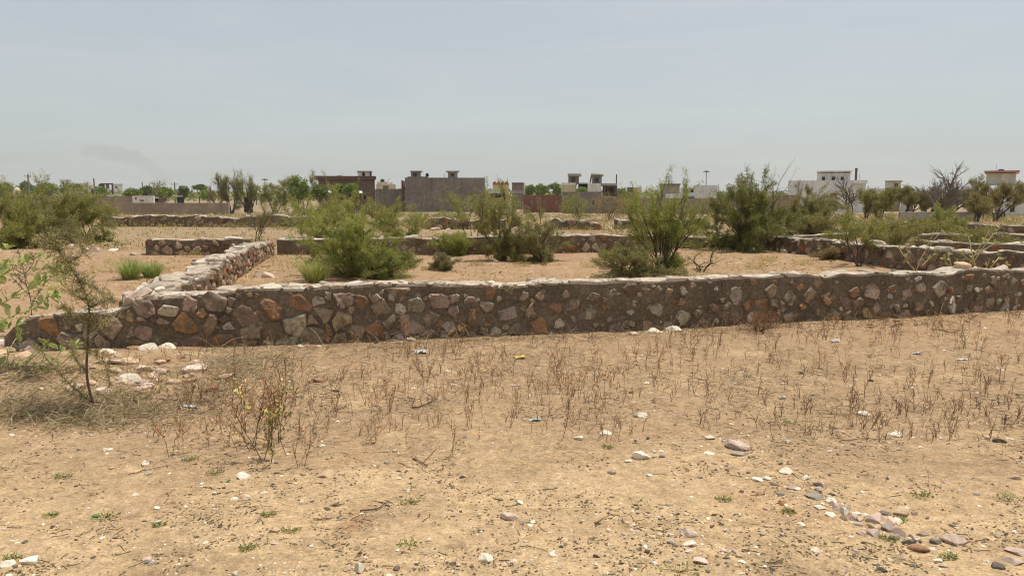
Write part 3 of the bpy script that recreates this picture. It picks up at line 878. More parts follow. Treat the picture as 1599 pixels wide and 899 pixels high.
S('dark dense bush crowned with bare thorny branches, beside the oblique wall', G(1160, 391), 1112, 1218, 288, 46, DARKG + OLIVE, nst=14, leaf_per=30, spread=0.95, LL=0.07, LW=0.024, spec=dict(nch=[4, 5]))
S('bare thorny branches rising out of the dark dense bush', G(1165, 388), 1112, 1226, 262, 47, OLIVE, nst=5, leaf_per=2, spread=0.45, LL=0.06, LW=0.018, spec=dict(nch=[3, 4], wig=0.25), name='thorn_bush')
S('broad rounded dull green bush, widest one before the white house', G(1272, 367), 1208, 1328, 309, 48, GREYG + OLIVE, nst=18, leaf_per=22, spread=1.35, LL=0.085, LW=0.028, spec=dict(nch=[4, 5], up=-0.03))
S('flat topped little tree with single dark stem, behind the near wall', G(1342, 416), 1300, 1378, 336, 49, GREENB + OLIVE, nst=3, leaf_per=20, spread=0.9, LL=0.055, LW=0.017, spec=dict(nch=[4, 5], f0=0.6), name='small_tree', cat='tree')
S('tangled olive scrub hanging over the oblique wall', G(1378, 408), 1350, 1430, 352, 50, OLIVE + BROWNISH, nst=8, leaf_per=14, spread=1.1, LL=0.055, LW=0.017)
S('yellow green bush behind the little flat topped tree', (H(1395, HOR, 30)[0], 30, T(14, 30)), 1340, 1450, 340, 51, GREENB + BROWNISH, nst=8, leaf_per=16, spread=1.1, LL=0.08, LW=0.025)
S('rounded green bush topping the reddish wall, under the thorn trees', (H(1465, HOR, 31)[0], 31, T(17, 31)), 1428, 1508, 331, 52, GREENB + OLIVE, nst=8, leaf_per=24, spread=0.9, LL=0.08, LW=0.026)
S('grey green bush among the small walls at the edge', (H(1540, HOR, 25)[0], 25, T(15, 25)), 1500, 1575, 356, 53, OLIVE, nst=7, leaf_per=14, spread=1.0, LL=0.06, LW=0.02)
S('tiny round bush alone on bare soil of the middle plot', G(693, 422), 678, 708, 399, 54, GREYG, nst=7, leaf_per=12, spread=0.9, LL=0.04, LW=0.013)
S('little leafless shrub beside the tall yellow green bush', G(1095, 425), 1080, 1122, 386, 55, OLIVE, nst=3, leaf_per=1, spread=0.7, LL=0.04, LW=0.014)
S('pale green shrub against the rear wall under the slender bush', G(712, 398), 690, 728, 368, 56, GREENB, nst=6, leaf_per=12, spread=0.8, LL=0.07, LW=0.026)
S('low shrub spilling over the ruined end of the rear wall', G(1128, 388), 1112, 1150, 370, 57, OLIVE + DARKG, nst=6, leaf_per=14, spread=1.0, LL=0.06, LW=0.02)
S('small dusty bush at the foot of the oblique wall', G(1292, 405), 1272, 1312, 388, 58, BROWNISH, nst=6, leaf_per=8, spread=1.0, LL=0.045, LW=0.014)
S('dry brown bush leaning on the near wall, where weeds stand thickest', G(1185, 517), 1148, 1222, 487, 59, [(0.11, 0.07, 0.042), (0.15, 0.1, 0.06)], nst=10, leaf_per=1.2, spread=0.8, LL=0.03, LW=0.008, bark='bark', rbase=0.005, spec=dict(rmin=0.002))
# bushes against the far compound walls
far_b = [('olive bush at the foot of the grey compound wall, beside the black window', 905, 292 + 12, 60, 880, 925),
         ('dry bush hiding the corner of the grey compound wall', 950, 303, 62, 930, 985),
         ('green scrub before the blank grey house, near its blind window', 725, 300, 58, 690, 765),
         ('brownish bare bush before the long compound wall', 1185, 303, 55, 1150, 1225),
         ('light scrub in front of the yellow house', 790, 306, 57, 765, 815),
         ('low green scrub before the round trees and sheds', 455, 311, 55, 425, 500)]
for k, (lb, px, tpy, Y, a, b) in enumerate(far_b):
    x = H(px, HOR, Y)[0]
    S(lb, (x, Y, T(x, Y)), a, b, tpy, 70 + k, (OLIVE + GREENB if 'dry' not in lb and 'brownish' not in lb else BROWNISH), nst=7, leaf_per=5 if 'bare' not in lb else 2, spread=1.0, LL=0.13, LW=0.045)

# --- far trees
dt, ft = dense_tree, fine_tree
dt('dark round tree crown left of the domed shrine', -10, 19, 286, 260, 101, DARKG, 305, nclump=26, leaf=0.7)
dt('dark tree directly behind the thin pole, beside the domed shrine', 27, 58, 284, 280, 102, DARKG, 304, nclump=26, leaf=0.7)
dt('broad dark tree behind the side thicket, before the pale tall block', 58, 94, 287, 230, 103, DARKG + BRIGHT, 304, nclump=28, leaf=0.6)
dt('dark tree standing before the tall pale apartment block', 92, 132, 287, 240, 104, DARKG, 304, nclump=28, leaf=0.6)
dt('small round tree behind the pole, next to the dark framed building', 144, 167, 292, 190, 105, DARKG + BRIGHT, 305, nclump=22, leaf=0.45)
dt('round tree just above the whitewashed wall section', 195, 220, 295, 170, 106, BRIGHT + DARKG, 307, nclump=22, leaf=0.42)
dt('tree with two poles rising from it', 219, 240, 290, 175, 107, DARKG, 308, nclump=20, leaf=0.42)
ft('grey half bare tree behind the low sheds', 238, 262, 286, 190, 108, GREYG, leaf_per=4, LL=0.4, LW=0.12, rmin=0.03, rbase=0.16)
dt('bushy green tree beside the small parked shelter', 245, 272, 293, 160, 109, DARKG + BRIGHT, 310, nclump=24, leaf=0.4)
dt('pointed dark tree in the distant hedge row', 276, 297, 291, 165, 110, DARKG, 311, nclump=22, leaf=0.4)
dt('flat topped tall tree rising above the hedge row', 300, 324, 288, 175, 111, DARKG, 298, nclump=18, leaf=0.42, trunk_px=311)
dt('bright green round bush tree at the end of the hedge row', 311, 337, 297, 150, 112, BRIGHT, 311, nclump=22, leaf=0.36)
ft('dry leafless tree between hedge row and feathery trees', 326, 352, 292, 140, 113, BROWNISH, leaf_per=1, LL=0.2, LW=0.07, rmin=0.025, rbase=0.1)
ft('feathery thorn tree, left of the twin pair', 342, 378, 274, 105, 114, OLIVE + GREENB, leaf_per=2.4, LL=0.17, LW=0.05, rbase=0.11, rmin=0.014, nst=5, spread=0.95, spec=dict(nch=[6, 6, 4], up=0.02, wig=0.13))
ft('feathery thorn tree, right of the twin pair', 372, 403, 275, 105, 115, OLIVE + GREENB, leaf_per=2.4, LL=0.17, LW=0.05, rbase=0.11, rmin=0.014, nst=5, spread=0.95, spec=dict(nch=[6, 6, 4], up=0.02, wig=0.13))
ft('wide feathery pale tree in front of the tall dark green one', 405, 455, 281, 115, 116, OLIVE + GREENB, leaf_per=12, LL=0.22, LW=0.07, rbase=0.1)
dt('tall dark green tree left of the brown brick house', 450, 483, 276, 112, 117, DARKG + BRIGHT, 314, nclump=34, leaf=0.3, per=90)
ft('thin pale feathery tree close behind the tall dark green tree', 455, 494, 274, 122, 118, OLIVE, leaf_per=6, LL=0.22, LW=0.06)
dt('low round dark tree at the corner of the brown brick house', 484, 512, 287, 108, 119, DARKG, 312, nclump=26, leaf=0.28)
dt('clipped round green tree between the two pale blue roof sheets', 517, 543, 286, 104, 120, BRIGHT + DARKG, 308, nclump=28, leaf=0.26, per=80)
dt('clipped round green tree before the brick shed door', 538, 562, 286.5, 103, 121, BRIGHT + DARKG, 307, nclump=26, leaf=0.26, per=80)
dt('big green tree behind the red brick wall, next to the brown block', 816, 838, 288, 175, 122, BRIGHT + DARKG, 306, nclump=24, leaf=0.42)
dt('middle tree behind the red brick wall', 834, 858, 289, 180, 123, DARKG + BRIGHT, 306, nclump=24, leaf=0.42)
dt('green tree behind the red brick wall, touching the twin tower house', 854, 880, 286, 178, 124, BRIGHT + DARKG, 306, nclump=24, leaf=0.42)
dt('small green bush tree in the courtyard of the twin tower house', 900, 918, 293, 136, 125, BRIGHT, 303, nclump=16, leaf=0.3)
dt('green tree between the twin tower house and the ruined brick block', 960, 984, 294, 150, 126, BRIGHT + DARKG, 312, nclump=22, leaf=0.38)
ft('leafless tree left of the dull green bush, before the white house', 1238, 1272, 284, 78, 127, BROWNISH, leaf_per=1, LL=0.1, LW=0.04, rbase=0.07, rmin=0.01, bark='bark_pale')
ft('sprawling leafless tree against the white house wall', 1290, 1352, 280, 72, 128, BROWNISH, leaf_per=0.4, LL=0.1, LW=0.03, rbase=0.09, rmin=0.010, trunk_px=1330, spread=0.8, spec=dict(nch=[6, 6, 4], up=0.03, wig=0.14))
ft('dark thorn tree under the chimney end of the white house', 1340, 1366, 300, 68, 129, OLIVE, leaf_per=10, LL=0.16, LW=0.05)
ft('thorn tree with forked dark trunk before the cream house', 1362, 1396, 298, 62, 130, OLIVE, leaf_per=12, LL=0.14, LW=0.045, trunk_px=1376)
ft('dense olive thorn tree below the cream house window', 1392, 1440, 296, 66, 131, OLIVE + GREYG, leaf_per=14, LL=0.15, LW=0.05)
ft('tall leafless tree with spreading grey crown, largest bare one', 1430, 1514, 267, 66, 132, BROWNISH, leaf_per=0, LL=0.1, LW=0.03, rbase=0.12, rmin=0.011, trunk_px=1472, nst=5, spread=0.8, spec=dict(nch=[7, 6, 5], up=0.05, wig=0.13, ang=(0.3, 0.75), f0=0.3), bark='bark_pale')
ft('small dark thorn tree under the tall leafless tree', 1436, 1470, 298, 70, 133, GREYG, leaf_per=12, LL=0.15, LW=0.05)
ft('green thorn tree leaning right beside the tall leafless trunk', 1472, 1512, 300, 69, 134, OLIVE, leaf_per=12, LL=0.15, LW=0.05, trunk_px=1476)
ft('half bare thorn tree left of the salmon roofed house', 1505, 1548, 284, 64, 135, OLIVE, leaf_per=5, LL=0.14, LW=0.04, trunk_px=1520)
ft('broad olive tree standing right before the salmon roofed house', 1535, 1592, 283, 60, 136, OLIVE + BROWNISH, leaf_per=13, LL=0.14, LW=0.045, trunk_px=1556, spec=dict(nch=[5, 5, 4]))
ft('low thorn tree with red brown foot, beside the motorcycles', 1515, 1545, 305, 58, 137, BROWNISH + OLIVE, leaf_per=8, LL=0.13, LW=0.04, trunk_px=1528)

# --- grass tufts behind the near wall
def grass_tuft(label, px, py, wpx, hpx, seed, pal, nb=420, name='grass_tuft', group=None):
    rng = np.random.RandomState(seed)
    b = G(px, py); m_ = mpp(b); w, h = wpx * m_ / 2, hpx * m_
    mb = MB()
    for k in range(nb):
        a = rng.uniform(0, 2 * math.pi); r = w * 0.45 * math.sqrt(rng.rand())
        p0 = b + [r * math.cos(a), r * math.sin(a) * 0.8, -0.02]
        p0[2] = T(p0[0], p0[1]) - 0.01
        L = h * rng.uniform(0.6, 1.15); out = rng.uniform(0.1, 0.75)
        d = np.array([math.cos(a) * out, math.sin(a) * out, 1.0]) + rng.normal(0, 0.12, 3)
        d /= np.linalg.norm(d)
        side = np.cross(d, [math.cos(a), math.sin(a), 0.01]); side /= np.linalg.norm(side) + 1e-9
        bw = rng.uniform(0.004, 0.008) * max(1, m_ * 60)
        mid = p0 + d * L * 0.55; tip = mid + (d + np.array([math.cos(a), math.sin(a), -0.3]) * out * 0.8) * L * 0.45
        c = np.array(pal[rng.randint(len(pal))]) * rng.uniform(0.7, 1.3)
        mb.add([p0 - side * bw, p0 + side * bw, mid + side * bw * 0.8, mid - side * bw * 0.8, tip], [(3, 2, 4)], [(0, 1, 2, 3)], c)
    return tag(mb.build(name, M['leaf'], origin=b), label, 'grass', group)


GRASS = [(0.26, 0.34, 0.07), (0.31, 0.38, 0.10), (0.37, 0.38, 0.13), (0.20, 0.28, 0.06)]
grass_tuft('bright green grass tuft beside the cross wall, the rounder one', 204, 436, 50, 36, 201, GRASS)
grass_tuft('bright green grass tuft beside the cross wall, the narrower one with pale blades', 236, 433, 46, 30, 202, GRASS)
grass_tuft('yellow green grass clump behind the near wall at the feathery bush', 492, 440, 62, 42, 203, [(0.36, 0.38, 0.11), (0.28, 0.33, 0.08), (0.42, 0.40, 0.16)], nb=520)

# ------------------------------------------------------------------ near plants at the side
def path_px(pts, Y):
    return np.array([H(a, b, Y + (c if len(q) > 2 else 0)) for q in pts for a, b, c in [(q[0], q[1], q[2] if len(q) > 2 else 0)]])


def smooth_path(P, n=5):
    P = np.asarray(P, float)
    t = np.arange(len(P)); tt = np.linspace(0, len(P) - 1, (len(P) - 1) * n + 1)
    out = []
    for x in tt:
        i = min(int(x), len(P) - 2); f = x - i
        p0, p1, p2, p3 = P[max(i - 1, 0)], P[i], P[i + 1], P[min(i + 2, len(P) - 1)]
        out.append(0.5 * (2 * p1 + (p2 - p0) * f + (2 * p0 - 5 * p1 + 4 * p2 - p3) * f * f + (3 * p1 - p0 - 3 * p2 + p3) * f ** 3))
    return np.array(out)


def sapling():
    rng = np.random.RandomState(301)
    b = G(150, 642); Y = b[1]
    root = thing('sapling', tuple(b), 'thin leaning thorn sapling with fine grey green leaves, before the near wall', 'sapling')
    sm, fm = MB(), MB()
    main = smooth_path(path_px([(150, 646), (136, 590), (137, 530), (139, 480), (125, 440), (104, 410), (88, 385), (80, 366)], Y))
    sm.tube(main, np.linspace(0.0125, 0.0035, len(main)), 6)
    arms = [[(146, 630), (115, 605), (85, 575), (62, 545)], [(137, 545), (160, 560), (172, 600)], [(139, 480), (165, 470), (176, 466)], [(138, 500), (110, 490), (98, 478)], [(125, 440), (150, 450), (166, 470)],
            [(112, 420), (95, 425), (75, 418)], [(136, 580), (118, 560), (112, 540)], [(104, 410), (125, 400), (130, 385)], [(92, 390), (70, 385), (62, 372)], [(137, 520), (158, 510), (170, 495)], [(139, 470), (120, 462), (110, 455)]]
    paths = [main[8:]]
    for a in arms:
        P = smooth_path(path_px([(q[0], q[1], rng.uniform(-0.15, 0.15) * i) for i, q in enumerate(a)], Y))
        sm.tube(P, np.linspace(0.006, 0.002, len(P)), 4); paths.append(P)
    for P in paths:
        seg = len(P)
        for k in range(int(seg * 5.2)):
            i = rng.randint(0, seg); 
            L = rng.uniform(0.04, 0.15)
            d = rng.normal(size=3) + np.array([0, 0, 0.3]); d /= np.linalg.norm(d)
            tw = np.array([P[i], P[i] + d * L * 0.5 + rng.normal(0, 0.008, 3), P[i] + d * L])
            sm.tube(tw, [0.0022, 0.0018, 0.001], 3)
            n = rng.randint(9, 20)
            f = rng.rand(n, 1)
            q = tw[0] + (tw[2] - tw[0]) * f + rng.normal(0, 0.008, (n, 3))
            fm.leaves(q, rng.normal(size=(n, 3)) + d * 0.5, rng.uniform(0.012, 0.026, n), rng.uniform(0.005, 0.010, n), leafcol(n, rng, [(0.16, 0.165, 0.085), (0.13, 0.14, 0.065), (0.20, 0.20, 0.115)]), rng)
    sm.build('stem', M['bark_mid'], root); fm.build('foliage', M['leaf'], root)


sapling()


def twiggy(label, base, arms, Y, seed, pal, r=0.007, dens=2.0, LL=0.022, LW=0.008, name='sapling', cat='sapling', spread=0.12):
    rng = np.random.RandomState(seed)
    root = thing(name, tuple(base), label, cat)
    sm, fm = MB(), MB()
    for a in arms:
        P = smooth_path(path_px([(q[0], q[1], rng.uniform(-0.08, 0.08) * i) for i, q in enumerate(a)], Y))
        sm.tube(P, np.linspace(r, r * 0.3, len(P)), 4)
        for k in range(int(len(P) * dens)):
            i = rng.randint(1, len(P)); L = rng.uniform(0.3, 1) * spread
            d = rng.normal(size=3) + [0, 0, 0.4]; d /= np.linalg.norm(d)
            tw = np.array([P[i], P[i] + d * L])
            sm.tube(tw, [0.002, 0.001], 3)
            n = rng.randint(6, 13); q = tw[0] + (tw[1] - tw[0]) * rng.rand(n, 1)
            fm.leaves(q, rng.normal(size=(n, 3)), rng.uniform(0.7, 1.3, n) * LL, rng.uniform(0.7, 1.3, n) * LW, leafcol(n, rng, pal), rng)
    sm.build('stem', M['bark'], root); fm.build('foliage', M['leaf'], root)
    return root


bb = G(50, 478)
twiggy('small dark branched sapling behind the near wall, beside the leaning sapling', (H(50, 478, 10.6)[0], 10.6, T(-6.8, 10.6)),
       [[(50, 520), (48, 470), (40, 440), (34, 408), (30, 395)], [(46, 460), (25, 440), (8, 418)], [(49, 475), (65, 450), (78, 432)], [(38, 430), (52, 410), (50, 400)], [(40, 445), (22, 425), (18, 408)]], 10.6, 302, GREYG, LL=0.03, LW=0.01)


def milkweed(label, base, stems, Y, seed, leaf=0.09, cols=((0.38, 0.42, 0.14), (0.45, 0.47, 0.19), (0.30, 0.37, 0.11)), stemcol=(0.42, 0.38, 0.17), r=0.009, gap=0.07, wid=0.5):
    """curving pale stems with pairs of broad oval leaves"""
    rng = np.random.RandomState(seed)
    root = thing('milkweed', tuple(base), label, 'plant')
    sm, fm = MB(), MB()
    for a in stems:
        P = smooth_path(path_px([(q[0], q[1], rng.uniform(-0.1, 0.1) * i) for i, q in enumerate(a)], Y), 8)
        sm.tube(P, np.linspace(r, r * 0.4, len(P)), 5, stemcol)
        acc = 0.0
        for i in range(1, len(P)):
            acc += np.linalg.norm(P[i] - P[i - 1])
            if acc < gap or i < len(P) * 0.3: continue
            acc = 0
            t = P[i] - P[i - 1]; t /= np.linalg.norm(t) + 1e-9
            for sg in (1, -1) if i < len(P) - 4 else (1, -1, 1, -1, 1):
                if rng.rand() < 0.15: continue
                d = t * 0.4 + sg * np.cross(t, rng.normal(size=3)) * 0.9 + np.array([0, 0, 0.25]); d /= np.linalg.norm(d)
                L = leaf * rng.uniform(0.6, 1.25); wv = np.cross(d, rng.normal(size=3) * 0.4 + [0, 0, 1]); wv /= np.linalg.norm(wv) + 1e-9
                up = np.cross(wv, d)
                Wd = L * wid
                rows = []
                for f, ww, lift in ((0, 0.06, 0), (0.2, 0.36, 0.03), (0.5, 0.5, 0.05), (0.8, 0.33, 0.02), (1.0, 0.03, -0.06)):
                    c = P[i] + d * L * f + up * lift * L
                    rows += [c - wv * Wd * ww + up * 0.12 * ww * L, c, c + wv * Wd * ww + up * 0.12 * ww * L]
                Fq = []
                for k in range(4):
                    for s2 in (0, 1):
                        Fq.append((k * 3 + s2, k * 3 + s2 + 1, k * 3 + s2 + 4, k * 3 + s2 + 3))
                fm.add(rows, None, Fq, np.array(cols[rng.randint(len(cols))]) * rng.uniform(0.8, 1.2))
    sm.build('stem', M['litter'], root); fm.build('foliage', M['leaf'], root)
    return root


gb = G(-70, 590)
milkweed('yellow green milkweed reaching in from the side on long curved pale stems', gb,
         [[(-70, 590), (-30, 460), (20, 405 + 15), (60, 392 + 10), (102, 432 - 10)], [(-70, 592), (-20, 440), (30, 400 + 12), (75, 385 + 40), (95, 432)], [(-70, 592), (-30, 500), (10, 470), (40, 455), (70, 440)],
          [(-70, 592), (-30, 520), (15, 495), (55, 480), (88, 482 - 30)], [(-70, 594), (-50, 470), (-15, 440), (8, 425)], [(-65, 594), (-40, 520), (0, 515), (30, 508)], [(-70, 590), (-40, 430), (-10, 400), (12, 390)]], gb[1] + 0.3, 311, leaf=0.12, gap=0.06)
gb2 = G(20, 600)
milkweed('low light green milkweed with broad leaves in front of the near wall foot', gb2,
         [[(20, 602), (40, 570), (62, 548), (76, 535)], [(20, 602), (55, 580), (85, 560), (98, 545)], [(18, 602), (10, 570), (18, 540), (30, 522)], [(22, 602), (70, 585), (105, 560), (118, 540)], [(18, 602), (0, 570), (-10, 545)], [(20, 602), (35, 590), (20, 575)]], gb2[1] + 0.5, 312, leaf=0.10, gap=0.06)
for k, (lb, stems, Y) in enumerate([
    ('pale stemmed milkweed before the oblique wall, the one with long bare shoots', [[(1525, 425), (1518, 395), (1512, 368)], [(1505, 425), (1530, 385), (1550, 352)], [(1510, 425), (1540, 380), (1565, 350)], [(1520, 400), (1540, 388), (1556, 378)], [(1520, 410), (1500, 395)]], 15.5),
    ('trailing milkweed with withered stems hanging over the oblique wall', [[(1430, 425), (1412, 400), (1402, 385)], [(1430, 425), (1440, 400), (1450, 388)], [(1428, 420), (1415, 405), (1420, 390)], [(1445, 390), (1455, 370), (1458, 360)], [(1448, 390), (1462, 370), (1474, 360)], [(1440, 415), (1455, 400), (1462, 395)]], 18.5),
    ('small yellow milkweed between the trailing one and the loose boulder', [[(1488, 425), (1482, 402), (1478, 392)], [(1488, 425), (1494, 408)], [(1486, 420), (1475, 405)]], 15.6),
    ('low milkweed spreading behind the boulder on the near wall', [[(1540, 425), (1555, 408), (1562, 398)], [(1540, 425), (1520, 412)], [(1540, 425), (1570, 415)], [(1538, 425), (1545, 405)]], 15.2),
    ('tiny yellow milkweed at the foot of the oblique wall', [[(1284, 402), (1282, 392), (1280, 386)], [(1284, 402), (1292, 394), (1294, 388)], [(1284, 402), (1300, 396)]], 23.0)]):
    x = H(stems[0][0][0], HOR, Y)[0]
    milkweed(lb, (x, Y, T(x, Y)), [[(stems[0][0][0], H_[1]) if False else H_ for H_ in s_] for s_ in stems], Y, 320 + k, leaf=0.10, r=0.014, gap=0.12, cols=((0.36, 0.36, 0.13), (0.42, 0.40, 0.18), (0.27, 0.31, 0.10)), stemcol=(0.52, 0.43, 0.22))

# ------------------------------------------------------------------ dry weeds
def weed_proto(seed, h, nb, lean, leafy=0):
    rng = np.random.RandomState(seed)
    mb = MB()
    def stalk(p, d, L, r, depth):
        pts = [np.array(p, float)]
        n = 4
        for _ in range(n):
            d = d + rng.normal(0, 0.13, 3); d[2] += 0.06; d /= np.linalg.norm(d)
            pts.append(pts[-1] + d * L / n)
        pts = np.array(pts)
        c = np.array([(0.17, 0.105, 0.065), (0.21, 0.135, 0.085), (0.14, 0.085, 0.055), (0.29, 0.205, 0.13)][rng.randint(4)])
        mb.tube(pts, np.linspace(r, r * 0.55, n + 1), 3, c)
        if rng.rand() < 0.7:      # seed heads and withered leaves
            m_ = rng.randint(3, 8)
            q = pts[rng.randint(1, n + 1, m_)] + rng.normal(0, 0.006, (m_, 3))
            mb.leaves(q, rng.normal(size=(m_, 3)) + [0, 0, 0.3], rng.uniform(0.012, 0.03, m_), rng.uniform(0.005, 0.012, m_), leafcol(m_, rng, [(0.19, 0.11, 0.06), (0.14, 0.075, 0.04), (0.25, 0.18, 0.1)]), rng)
        if leafy and rng.rand() < 0.8:
            m_ = rng.randint(2, 5)
            q = pts[rng.randint(1, n + 1, m_)]
            mb.leaves(q, rng.normal(size=(m_, 3)) + [0, 0, 0.3], rng.uniform(0.015, 0.032, m_), rng.uniform(0.008, 0.015, m_), leafcol(m_, rng, [(0.17, 0.20, 0.07), (0.13, 0.16, 0.06)]), rng)
        if depth > 0:
            for k in range(rng.randint(1, nb + 1)):
                i = rng.randint(1, n)
                stalk(pts[i], d * 0.8 + rng.normal(0, 0.5, 3) + [0, 0, 0.35], L * rng.uniform(0.35, 0.65), r * 0.7, depth - 1)
    for k in range(rng.randint(1, 4)):
        stalk(rng.normal(0, 0.015, 3) * [1, 1, 0] - [0, 0, 0.02], np.array([rng.normal(0, lean * 1.7), rng.normal(0, lean * 1.7), 1.0]), h * rng.uniform(0.75, 1.0), 0.0027, 2)
    return mb


protos = []
for k in range(9):
    protos.append(weed_proto(400 + k, 0.36, 4, 0.16))
leafy_proto = [weed_proto(420 + k, 0.36, 4, 0.14, leafy=1) for k in range(3)]
weed_src = [p.build('dry_weed', M['weed']) for p in protos]
leafy_src = [p.build('leafy_weed', M['weed']) for p in leafy_proto]
used = {}


def place(src, loc, rz, sc, label, cat, group=None, tilt=(0, 0)):
    if used.get(src.name):
        o = src.copy(); COL.objects.link(o)
    else:
        o = src; used[src.name] = True
    o.location = loc; o.rotation_euler = (tilt[0], tilt[1], rz); o.scale = sc if hasattr(sc, '__len__') else (sc,) * 3
    tag(o, label, cat, group, 'thing')
    return o


CL = [  # px, py, spread x, spread y, count, height in px
    (700, 590, 170, 46, 50, 52), (860, 610, 110, 42, 26, 56), (980, 590, 120, 46, 28, 54), (1060, 560, 60, 30, 14, 60),
    (1185, 515, 50, 8, 30, 36), (1110, 540, 90, 20, 14, 40), (1400, 525, 100, 24, 24, 44), (1505, 520, 50, 20, 14, 46), (1540, 600, 70, 30, 16, 50),
    (1440, 615, 70, 26, 10, 48), (1310, 590, 70, 25, 12, 48), (1240, 560, 90, 30, 14, 40), (420, 650, 40, 40, 18, 70), (300, 640, 50, 40, 14, 65),
    (560, 640, 80, 35, 20, 58), (640, 540, 160, 10, 18, 36), (900, 535, 150, 10, 14, 36), (1580, 510, 30, 20, 8, 40), (380, 560, 60, 15, 12, 50), (1330, 640, 120, 12, 8, 46)]
rw = np.random.RandomState(77)
nw = 0
extra_weeds = []
WL = 'thin dry reddish brown weed stalk on sandy soil in front of the near wall'
for (cx, cy, sx, sy, n, hp) in CL:
    for _ in range(n):
        px, py = cx + rw.normal(0, sx * 0.65), cy + rw.normal(0, sy * 0.65)
        py = max(py, np.interp(px, [0, 450, 800, 1200, 1600], [556, 545, 530, 513, 491]))
        if py > 745 or px < 120: continue
        g = G(px, py)
        h = hp * mpp(g) * rw.uniform(0.3, 0.98)
        if nw < 296:
            s_ = h / 0.40
            place(weed_src[rw.randint(len(weed_src))], g, rw.uniform(0, 6.28), (s_ * rw.uniform(0.8, 1.2), s_ * rw.uniform(0.8, 1.2), s_), WL, 'weed', 'dry weed stalks before the near wall')
            nw += 1
        else:
            extra_weeds.append((g, h))
# single weeds that stand out
SINGLE = [(881, 683, 95, 0, 'tall twiggy dry weed standing alone on open sand, with fanned brown branches'), (705, 712, 62, 1, 'small dry weed with a few green leaves on top, alone on open sand'),
          (262, 712, 85, 0, 'tall thin dry weed near the leaning sapling, forked at the top'), (468, 728, 72, 0, 'dry weed with pale forked branches nearest the camera, on open sand'),
          (412, 715, 130, 1, 'tallest bunch of weeds with green leaves among brown stalks'), (433, 690, 100, 1, 'green tinged weed bunch right behind the tallest bunch'),
          (1327, 646, 55, 0, 'lone brown forked weed on sand before the far end of the wall'), (583, 672, 70, 0, 'lone straight weed in the open middle of the sand'),
          (735, 668, 60, 0, 'thin dry weed right of the lone straight one'), (1452, 775, 50, 0, 'single bare upright twig stuck in the sand beside the stone heap'),
          (1506, 545, 55, 1, 'grey green bushy weed in the sand near the wall notch'), (945, 625, 70, 0, 'dark forked weed in the middle of the weed belt')]
nlf = 0
for k, (px, py, hp, lf, lb) in enumerate(SINGLE):
    g = G(px, py); s_ = hp * mpp(g) / 0.40
    src = leafy_src[nlf % 3] if lf else weed_src[k % 9]
    nlf += lf
    place(src, g, k * 1.7, s_, lb, 'weed')
for k, (px, py, hp) in enumerate([(398, 706, 122), (425, 699, 128), (446, 712, 92), (374, 702, 84), (420, 722, 100), (388, 690, 105), (352, 690, 70), (330, 705, 74)]):
    g = G(px, py)
    place((weed_src + leafy_src)[(k * 5 + 2) % 12], g, k * 2.1, hp * mpp(g) / 0.42, 'tall weed stalk in the bunch between the rubble spill and the open sand', 'weed', 'tall weeds beside the rubble spill')
mb = MB()


def mini_weed(mb, g, h, rng):
    for k in range(rng.randint(1, 4)):
        d = np.array([rng.normal(0, 0.2), rng.normal(0, 0.2), 1.0])
        P = [g, g + d * h * 0.5 + rng.normal(0, 0.01, 3), g + d * h + rng.normal(0, 0.02, 3)]
        c = np.array([(0.135, 0.068, 0.038), (0.2, 0.12, 0.07), (0.3, 0.21, 0.12)][rng.randint(3)])
        mb.tube(P, [0.0024, 0.002, 0.0014], 3, c)
        q = P[1] + rng.normal(0, 0.03, 3)
        mb.tube([P[1], q + [0, 0, h * 0.3]], [0.002, 0.0015], 3, c)


for g, h in extra_weeds: mini_weed(mb, g, h, rw)
for _ in range(1900):
    px = rw.uniform(150, 1620); py = rw.uniform(500, 690)
    if py < np.interp(px, [0, 450, 800, 1200, 1600], [556, 545, 530, 513, 491]): continue
    if vn1(px / 130, py / 60, 9) < rw.uniform(-0.35, 0.35): continue
    g = G(px, py); mini_weed(mb, g, rw.uniform(0.03, 0.17), rw)
tag(mb.build('weed_stubble', M['weed']), 'low brown stubble of dry weeds over the sandy strip', kind='stuff')

# ------------------------------------------------------------------ dry tangle, litter and pebbles (uncountable)
def straw(mb, g, L, rng, flat, cols, r=0.002):
    a = rng.uniform(0, 6.28)
    e = rng.uniform(0.0, flat)
    d = np.array([math.cos(a) * math.cos(e), math.sin(a) * math.cos(e), math.sin(e)])
    s2 = np.cross(d, [0, 0, 1]); k = rng.normal(0, 0.25)
    P = np.array([g + [0, 0, 0.008], g + d * L * 0.5 + s2 * k * L * 0.4 + [0, 0, 0.01 + 0.1 * L * flat], g + d * L + s2 * k * L])
    P[:, 2] = np.maximum(P[:, 2], [T(*q[:2]) + 0.004 for q in P])
    mb.tube(P, [r, r, r * 0.6], 3, np.array(cols[rng.randint(len(cols))]) * rng.uniform(0.75, 1.25))


